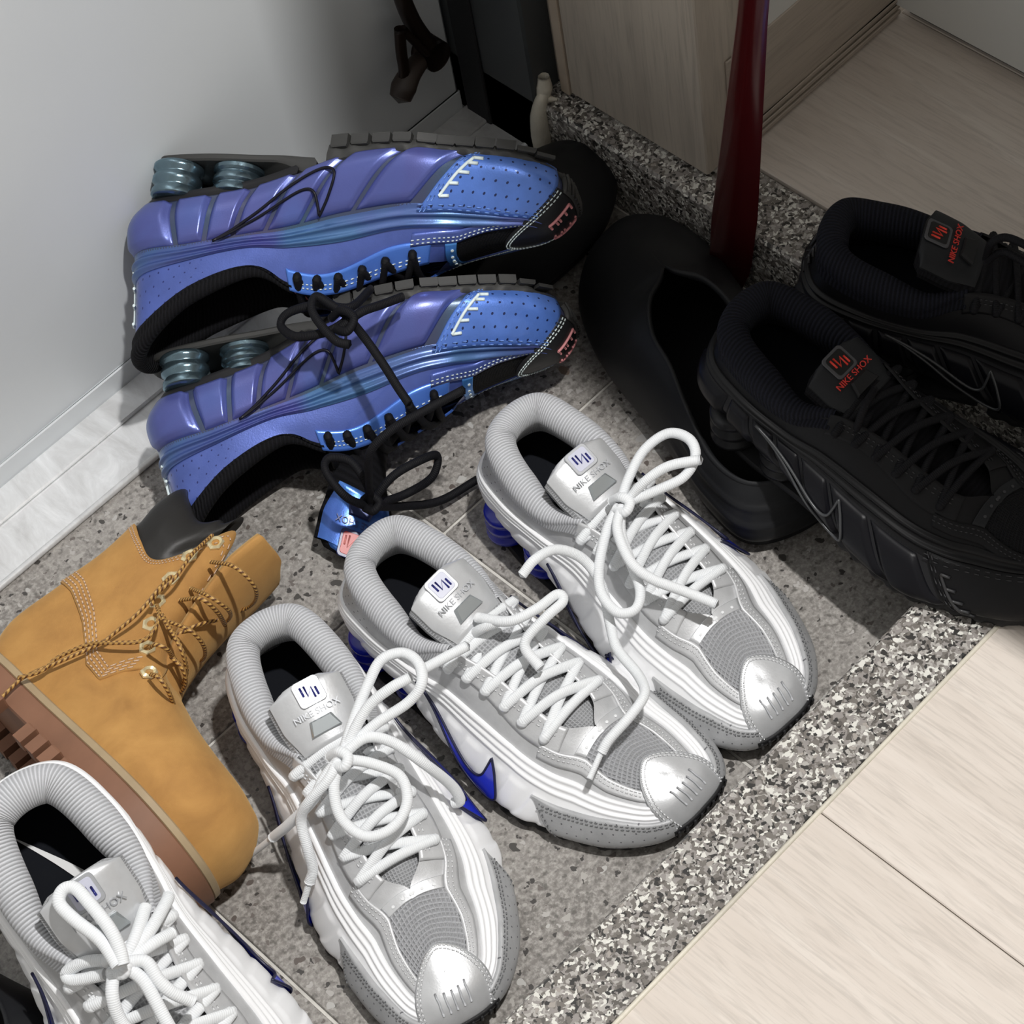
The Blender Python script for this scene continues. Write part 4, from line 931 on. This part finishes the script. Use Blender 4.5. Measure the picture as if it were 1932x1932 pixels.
def clog(M, foot, label):
    root = empty('clog', M, label, 'clog', None); S = Surf(foot, CLOG, (.190, .200), .010); uo = S.knots[7]
    mb = MB()
    for side in (-1, 1):
        U = np.linspace(0, 1, 120)[:, None] + np.zeros((1, 36)); V = np.linspace(0, 1, 36)[None] + np.zeros((120, 1))
        heel = sstep(.105, .075, S.ev(side, U, V)[..., 0]); d = .0016 * heel * (np.exp(-((V - .42) / .03) ** 2) + np.exp(-((V - .62) / .03) ** 2))
        mb.grid(S.at(side, U, V, d), np.stack([U * S.len, V * .085], -1), flip=(side * foot > 0))
    mb.build('upper', M_EVA, root, weld=1e-5)
    mb = MB()                                                     # rolled rim and inner wall
    us = np.concatenate([np.linspace(uo, 0, 60), np.linspace(0, uo, 60)[1:]]); sd = [-1] * 60 + [1] * 59; rows = []
    for uu, s_ in zip(us, sd):
        e = S.at(s_, uu, 1.0); row = [S.at(s_, uu, .97, .0008), e + [0, 0, .0022]]
        row += [S.at(s_, uu, v, o) + [0, 0, .001] for v, o in ((.985, -.0035), (.93, -.0058), (.70, -.006), (.40, -.006), (.20, -.007))]; rows.append(row)
    mb.grid(np.array(rows)); mb.build('rim', M_EVA, root)
    mb = MB(); u = np.linspace(0, S.u_at(.26), 60); a, b = S.at(-1, u, .30, -.004), S.at(1, u, .30, -.004); t = np.linspace(0, 1, 14)[None, :, None]
    P = a[:, None] * (1 - t) + b[:, None] * t; P[..., 2] = .018 - .004 * np.sin(np.pi * t[..., 0]); mb.grid(P); mb.build('footbed', M_EVAIN, root)
    mb = MB(); u = np.linspace(0, 1, 80); a, b = S.at(-1, u, .06, .0015), S.at(1, u, .06, .0015); ring = np.vstack([a, b[::-1][1:-1]])
    P = []
    for z, f_ in ((0, .95), (.003, 1.0), (.012, 1.0), (.014, .985)):
        q = ring.mean(0) + (ring - ring.mean(0)) * f_; q[:, 2] = z; P.append(q)
    P = np.array(P); mb.grid(P, closeV=True); mb.fan(P[0], P[0].mean(0)); mb.build('sole', M_EVA, root, angle=40)
    return root
def floorshoe(heel_px, toe_px, z=0.0, sc=.95, zz=.01):
    a, b = W(*heel_px, zz), W(*toe_px, zz); d = b - a; M = frame((a[0], a[1], z), (d[0], d[1], 0), (0, 0, 1)); return M @ Matrix.Diagonal((sc, sc, sc, 1))
clog(floorshoe((1500, 1005), (1172, 475), 0, 1.02), -1, 'black rubber clog with its wide opening uncovered, partly under the black sneaker heel')
clog(floorshoe((715, 722), (1195, 282), .012, .86), 1, 'black rubber clog mostly hidden beneath the upper blue sneaker')
clog(floorshoe((-300, 1770), (140, 2140), 0, .95), 1, 'black rubber clog of which only the side shows, past the sneaker with printed insole')

# ================================================================== tan work boot lying on its side
BOOT = [
 [(.006,0,.026),(-.003,0,.050),(-.002,0,.085),(.002,0,.120),(-.002,0,.150)],
 [(.013,.026,.026),(.006,.031,.050),(.007,.030,.085),(.009,.028,.120),(.006,.028,.151)],
 [(.045,.036,.026),(.045,.040,.050),(.040,.039,.085),(.036,.037,.118),(.032,.039,.143)],
 [(.075,.037,.026),(.075,.041,.048),(.068,.041,.082),(.061,.039,.114),(.056,.038,.139)],
 [(.105,.039,.026),(.105,.043,.045),(.096,.042,.076),(.082,.038,.118),(.067,.033,.156)],
 [(.128,.042,.026),(.128,.046,.043),(.118,.043,.068),(.100,.036,.112),(.078,.025,.192)],
 [(.150,.045,.026),(.150,.049,.042),(.142,.045,.062),(.127,.035,.092),(.106,.018,.130)],
 [(.175,.048,.026),(.175,.052,.041),(.168,.047,.060),(.152,.035,.084),(.128,.014,.101)],
 [(.205,.051,.026),(.205,.055,.041),(.199,.049,.060),(.187,.032,.079),(.172,0,.089)],
 [(.240,.050,.026),(.240,.054,.042),(.235,.047,.062),(.226,.028,.077),(.218,0,.082)],
 [(.272,.040,.026),(.273,.044,.043),(.268,.038,.062),(.260,.022,.075),(.254,0,.079)],
 [(.293,.021,.027),(.295,.024,.044),(.289,.021,.061),(.281,.011,.072),(.276,0,.075)],
 [(.298,0,.027),(.300,0,.044),(.293,0,.061),(.285,0,.071),(.280,0,.074)]]
def mat_nubuck():
    t = NT('wheat_nubuck'); v = t.coord('Object'); n = t.noise(v, 22, 5, .6, .4); f_ = t.noise(v, 1400, 2)
    c = t.ramp(n, [(.28, (.34, .165, .045)), (.5, (.44, .225, .062)), (.75, (.54, .29, .085))]); t.l(c, t.b.inputs['Base Color'])
    t.set(Roughness=.85); t.b.inputs['Sheen Weight'].default_value = .35; t.b.inputs['Sheen Tint'].default_value = (.9, .65, .3, 1); t.bump(f_, .3, .0005); return t.m
M_NUB = mat_nubuck(); M_GUM = simple('gum_rubber', (.22, .105, .06), .6, nscale=200, nstr=.15, var=.12); M_WELT = simple('tan_welt', (.36, .27, .16), .6, nscale=200, nstr=.15, var=.1)
M_PAD = simple('black_collar_leather', (.022, .021, .020), .42, nscale=500, nstr=.15); M_GOLD = simple('brass_eyelet', (.85, .74, .46), .3, .55); M_BTHREAD = simple('cream_thread', (.68, .50, .36), .6)
def mat_rope():
    t = NT('boot_lace'); tc = t.n('ShaderNodeTexCoord'); sp = t.n('ShaderNodeSeparateXYZ'); t.l(tc.outputs['UV'], sp.inputs[0])
    h = t.math('SINE', t.math('MULTIPLY', t.math('ADD', sp.outputs[0], t.math('MULTIPLY', sp.outputs[1], .8)), 1500))
    c = t.ramp(t.math('ADD', t.math('MULTIPLY', h, .5), .5), [(.25, (.11, .04, .012)), (.6, (.55, .32, .09))]); t.l(c, t.b.inputs['Base Color']); t.set(Roughness=.55); t.bump(h, .4, .0005); return t.m
M_ROPE = mat_rope()
bo = W(-112, 1240, .098); bt = W(-112 + 705, 1240 + 710, .098); bz = W(-112 + 700, 1240 - 715, .098); bo[2] = .056
MBOOT = frame(bo, (bt - bo) * [1, 1, 0], (bz - bo) * [1, 1, 0]) @ Matrix.Diagonal((.785, .98, 1.05, 1))
boot = empty('work_boot', MBOOT, 'tan nubuck work boot with brass eyelets lying on its side by the door sill', 'boot'); bpy.context.view_layer.update()
def build_boot(root):
    S = Surf(1, BOOT, (.135, .168), .010); kn = S.knots; X0 = S.K[-1][:, 1, 0]
    uof = lambda x: np.interp(x, X0, kn)
    mb = MB()
    for side in (-1, 1):
        U = np.linspace(0, 1, 150)[:, None] + np.zeros((1, 40)); V = np.linspace(0, 1, 40)[None] + np.zeros((150, 1))
        cr = .0012 * np.exp(-((U * S.len - .19) / .02) ** 2) * np.sin(V * 26 + U * 40) * sstep(.3, .5, V)
        mb.grid(S.at(side, U, V, cr), np.stack([U * S.len, V * .15], -1), flip=(side > 0))
    mb.build('vamp', M_NUB, root, weld=1e-5)
    gu, gv = np.meshgrid(np.linspace(uof(.10), uof(.19), 90), np.linspace(.60, .96, 90), indexing='ij'); gp = S.at(-1, gu, gv, .002).reshape(-1, 3)
    MW = np.array(root.matrix_world); gw = (gp @ MW[:3, :3].T + MW[:3, 3] - [0, 0, CAM_H]) @ CAM_R.T; gpx = 966 + FPX * gw[:, :2] / gw[:, 2:3]; spots = []
    for q in ((400, 1008), (359, 1050), (322, 1092), (297, 1135), (284, 1178), (278, 1224), (281, 1270)):      # seven eyelets down the flap
        j = np.argmin(((gpx - q) ** 2).sum(1)); spots.append((gu.ravel()[j], gv.ravel()[j]))
    # quarter: raised leather from the back seam to the eyestay
    ql = lambda u: np.interp(u, [0, uof(.03), uof(.07), uof(.105), uof(.128), uof(.150), uof(.172)], [.54, .52, .46, .38, .42, .66, .80])
    for side in (-1, 1):
        mb = MB(); patch(mb, S, side, 0, uof(.176), ql, .998, .0018, 90, 20, .002); q = mb.build('quarter', M_NUB, root); sm = MB()
        u = np.linspace(.004, uof(.150), 110)
        for dv in (.012, .034, .056, .078): dashes(sm, S, side, u, ql(u) + dv, .0022, .00055, 2, 1)
        u = np.linspace(.004, uof(.172), 120)
        for dv in (.020, .040): dashes(sm, S, side, u, 1 - dv - .0 * u, .0022, .0005, 1, 1)
        sm.build('stitching', M_BTHREAD, q, kind='stuff')
        # heel counter seam
        # eyelets
        for k, (uu, vv) in enumerate(spots):
            A = np.array(frame(S.at(side, uu, vv, .0018), S.at(side, uu + .01, vv) - S.at(side, uu, vv), S.nrm(side, uu, vv)))
            em = MB(); hexa = [(1, 0)]; ang = np.linspace(0, 2 * np.pi, 6, endpoint=False); rows = []
            for r_, z_, n_ in ((.0064, 0, 6), (.0064, .0016, 6), (.0044, .0028, 0), (.0028, .0016, 0), (.0028, -.001, 0)):
                th = np.linspace(0, 2 * np.pi, 24, endpoint=False); rr = r_ * (np.cos(np.pi / 6) / np.cos((th % (np.pi / 3)) - np.pi / 6) if n_ else 1.0); rows.append(np.stack([rr * np.cos(th), rr * np.sin(th), np.full(24, z_)], -1))
            P = np.array(rows) @ A[:3, :3].T + A[:3, 3]; em.grid(P, closeV=True); ey = em.build('eyelet', M_GOLD, q, angle=35)
            em = MB()
    # padded collar
    mb = MB(); us = np.concatenate([np.linspace(uof(.116), 0, 60), np.linspace(0, uof(.116), 60)[1:]]); sd = [-1] * 60 + [1] * 59; rows = []
    for uu, s_ in zip(us, sd):
        e = S.at(s_, uu, 1.0); n = S.nrm(s_, uu, .93).copy(); n[2] = 0; n /= np.linalg.norm(n); k = sstep(uof(.118), uof(.095), uu); h = .026 + .016 * k
        up = np.array([-.12, 0, 1.0]); row = [S.at(s_, uu, .96, -.0006), e - n * .001 + up * .004, e + n * .001 * k + up * h * .45, e - n * .002 + up * h * .85, e - n * .008 + up * h, e - n * .013 + up * h * .85, e - n * .014 + up * h * .3, S.at(s_, uu, .80, -.012), S.at(s_, uu, .55, -.008)]
        rows.append(row)
    R = np.array(rows); R2 = np.stack([spline(r, 3) for r in R]); mb.grid(R2); mb.build('collar', M_PAD, root)
    mb = MB()
    for side in (-1, 1):
        U = np.linspace(0, uof(.18), 50)[:, None] + np.zeros((1, 10)); V = np.linspace(.1, .99, 10)[None] + np.zeros((50, 1)); mb.grid(S.at(side, U, V, -.004))
    mb.build('lining', M_PAD, root, weld=1e-5)
    # tongue sticking out in front
    TC = spline([(.170, .083), (.145, .095), (.128, .118), (.117, .145), (.110, .172), (.107, .195), (.106, .205)], 8); n_ = len(TC); wd = np.interp(np.linspace(0, 1, n_), [0, .3, .7, .93, 1], [.014, .024, .034, .030, .012])
    tn = np.gradient(TC, axis=0); tn = np.stack([tn[:, 1], -tn[:, 0]], 1); tn /= np.linalg.norm(tn, axis=1, keepdims=True); Y = np.linspace(-1, 1, 15)
    top = []; bot = []
    for k in range(n_):
        dr = .007 * Y ** 2; top.append(np.stack([TC[k, 0] + tn[k, 0] * (.002 - dr), Y * wd[k], TC[k, 1] + tn[k, 1] * (.002 - dr)], -1)); bot.append(np.stack([TC[k, 0] + tn[k, 0] * (-.003 - dr), Y * wd[k], TC[k, 1] + tn[k, 1] * (-.003 - dr)], -1))
    top = np.array(top); bot = np.array(bot); ring = np.concatenate([top, bot[:, ::-1]], 1); mb = MB(); mb.grid(ring, closeV=True); mb.fan(ring[-1], ring[-1].mean(0)); mb.build('tongue', M_NUB, root)
    # welt, midsole and lugged outsole
    def layer(name, z0, z1, o0, o1, mat, wav=0.0, n=110):
        u = np.linspace(0, 1, n); rows = []
        a = S.at(-1, u, .02, 0); b = S.at(1, u, .02, 0); na, nb = S.nrm(-1, u, .1), S.nrm(1, u, .1)
        for q in (na, nb): q[:, 2] = 0; q /= np.linalg.norm(q, axis=1, keepdims=True)
        nd = np.vstack([na, nb[::-1][1:-1]]); ring = np.vstack([a, b[::-1][1:-1]])
        for z, o in ((z0, o0 - .002), (z0 + .001, o0), (z1 - .001, o1), (z1, o1 - .002)):
            q = ring + nd * o; q[:, 2] = z; rows.append(q)
        P = np.array(rows); m_ = MB(); m_.grid(P, closeV=True); m_.fan(P[0], P[0].mean(0)); m_.fan(P[-1], P[-1].mean(0)); return m_.build(name, mat, root, angle=40)
    layer('welt', .0235, .0295, .0035, .0030, M_WELT); layer('midsole', .008, .024, .0030, .0042, M_GUM)
    for side in (-1, 1):
        for x in list(np.linspace(.006, .075, 5)) + list(np.linspace(.125, .288, 10)):
            uu = uof(x); p = S.at(side, uu, .0); o = S.nrm(side, uu, .1); o[2] = 0; o /= np.linalg.norm(o); q = p + o * .0015; A = np.array(frame((q[0], q[1], 0), (-o[1], o[0], 0), (0, 0, 1)))
            lm = MB(); lm.prism([(-.0060, -.012), (.0060, -.012), (.0052, 0), (-.0052, 0)] if side > 0 else [(-.0060, -.012), (.0060, -.012), (.0052, 0), (-.0052, 0)], -.004, .009, A, bev=.0012); lm.build('lug', M_GUM, root, smooth=False)
    # laces
    Minv = np.array(root.matrix_world.inverted()); lm = MB()
    def world(pts): return np.array([W(*q) for q in pts]) @ Minv[:3, :3].T + Minv[:3, 3]
    for pts in ([(400,1010,.09),(362,1046,.108),(330,1090,.112),(296,1120,.11),(286,1142,.106)],
                [(322,1088,.106),(300,1110,.112),(262,1155,.112),(215,1195,.108),(190,1213,.107),(120,1245,.106),(45,1278,.104),(0,1318,.102),(-40,1345,.10)],
                [(296,1142,.106),(300,1160,.112),(290,1190,.112),(265,1210,.11),(215,1213,.111),(170,1215,.108),(110,1240,.105),(80,1265,.105),(34,1279,.106)],
                [(283,1222,.104),(295,1216,.112),(315,1225,.108),(330,1245,.08),(352,1268,.05),(345,1300,.04)],
                [(284,1272,.104),(300,1278,.110),(318,1305,.10),(330,1340,.075),(326,1365,.06)],
                [(398,1060,.095),(440,1068,.11),(475,1098,.10),(484,1125,.08),(470,1145,.05),(430,1160,.04)],
                [(360,1110,.09),(395,1125,.105),(430,1150,.09),(432,1168,.06),(400,1190,.04)],
                [(340,1132,.09),(380,1130,.105),(410,1155,.09),(425,1180,.06)],
                [(305,1160,.10),(340,1220,.10),(352,1265,.08),(345,1290,.06)],
                [(318,1172,.10),(360,1190,.10),(385,1220,.08),(382,1245,.05),(350,1250,.03)],
                [(330,1200,.08),(370,1180,.08),(410,1170,.07)],
                [(322,1238,.09),(345,1262,.085),(350,1290,.07),(335,1315,.05)]):
        lm.tube(world(pts), .0015, 8, smooth=8)
    lm.build('lace', M_ROPE, root)
build_boot(boot)

# ================================================================== shoehorn and door stop
M_RED = simple('dark_red_lacquer', (0.075, 0.006, 0.008), 0.22, coat=0.6)
hb = W(1374, 548, .004); ht = W(1423, 0, .33); ax = (ht - hb) / np.linalg.norm(ht - hb); Lh = .62
side = np.array([.694, -.709, 0]); side = side - ax * (side @ ax); side /= np.linalg.norm(side); nn = np.cross(ax, side)
if nn @ (np.array([0, 0, CAM_H]) - hb) < 0: nn = -nn
mb = MB(); rows = []
for k in np.linspace(0, 1, 60):
    w = np.interp(k, [0, .04, .15, .5, .75, 1], [.010, .0155, .0165, .0098, .0085, .0085]); d = np.interp(k, [0, .3, .6, 1], [.006, .006, .004, .004]); th = np.interp(k, [0, .2, .6, 1], [.0016, .0022, .0045, .005])
    y = np.linspace(-1, 1, 17); front = [hb + ax * (k * Lh) + side * (w * q) - nn * (d * (1 - q * q)) for q in y]; back = [p - nn * th for p in front[::-1]]; rows.append(front + back)
P = np.array(rows); mb.grid(P, closeV=True); mb.fan(P[0], P[0].mean(0)); mb.fan(P[-1], P[-1].mean(0))
horn = mb.build('shoehorn', M_RED, None, angle=40); tag(horn, 'long dark red lacquered shoehorn leaning against the wood cabinet panel', 'shoehorn')
M_BRZ = simple('dark_bronze', (0.022, 0.014, 0.011), 0.38, 0.5, nscale=300, nstr=.1); M_FOOT = simple('brown_rubber_foot', (0.030, 0.020, 0.016), 0.5)
ds = empty('door_stop', Matrix.Translation((-.008, 0, .003)), 'dark bronze folding door stop hanging on the grey entrance door', 'door stop')
mb = MB(); mb.box((.775, 1.109, .185), (.822, 1.1182, .265), bev=.003); mb.build('bracket', M_BRZ, ds, smooth=False)
mb = MB(); mb.tube([(.794, 1.098, .235), (.794, 1.098, .18), (.798, 1.097, .145), (.805, 1.096, .118), (.808, 1.095, .106)], [.0080, .0080, .0085, .0100, .0105], 12, smooth=6, flat=.75); mb.build('arm', M_BRZ, ds)
mb = MB(); mb.tube([(.808, 1.104, .105), (.808, 1.086, .105)], .0125, 20, smooth=4); mb.build('knuckle', M_BRZ, ds)
mb = MB(); mb.tube([(.804, 1.096, .102), (.795, 1.094, .106), (.782, 1.091, .105), (.772, 1.089, .100), (.766, 1.088, .094)], [.0085, .0080, .0090, .0105, .0090], 14, smooth=6, flat=.8); mb.build('foot', M_FOOT, ds)
mb = MB(); mb.tube([(.783, 1.093, .150), (.779, 1.092, .130), (.777, 1.091, .112), (.772, 1.090, .100)], .0045, 10, smooth=6); mb.build('spring_arm', M_BRZ, ds)
mb = MB(); mb.tube([(.785, 1.093, .148), (.797, 1.090, .120), (.803, 1.088, .108)], .0035, 10, smooth=6); mb.build('link', M_BRZ, ds)
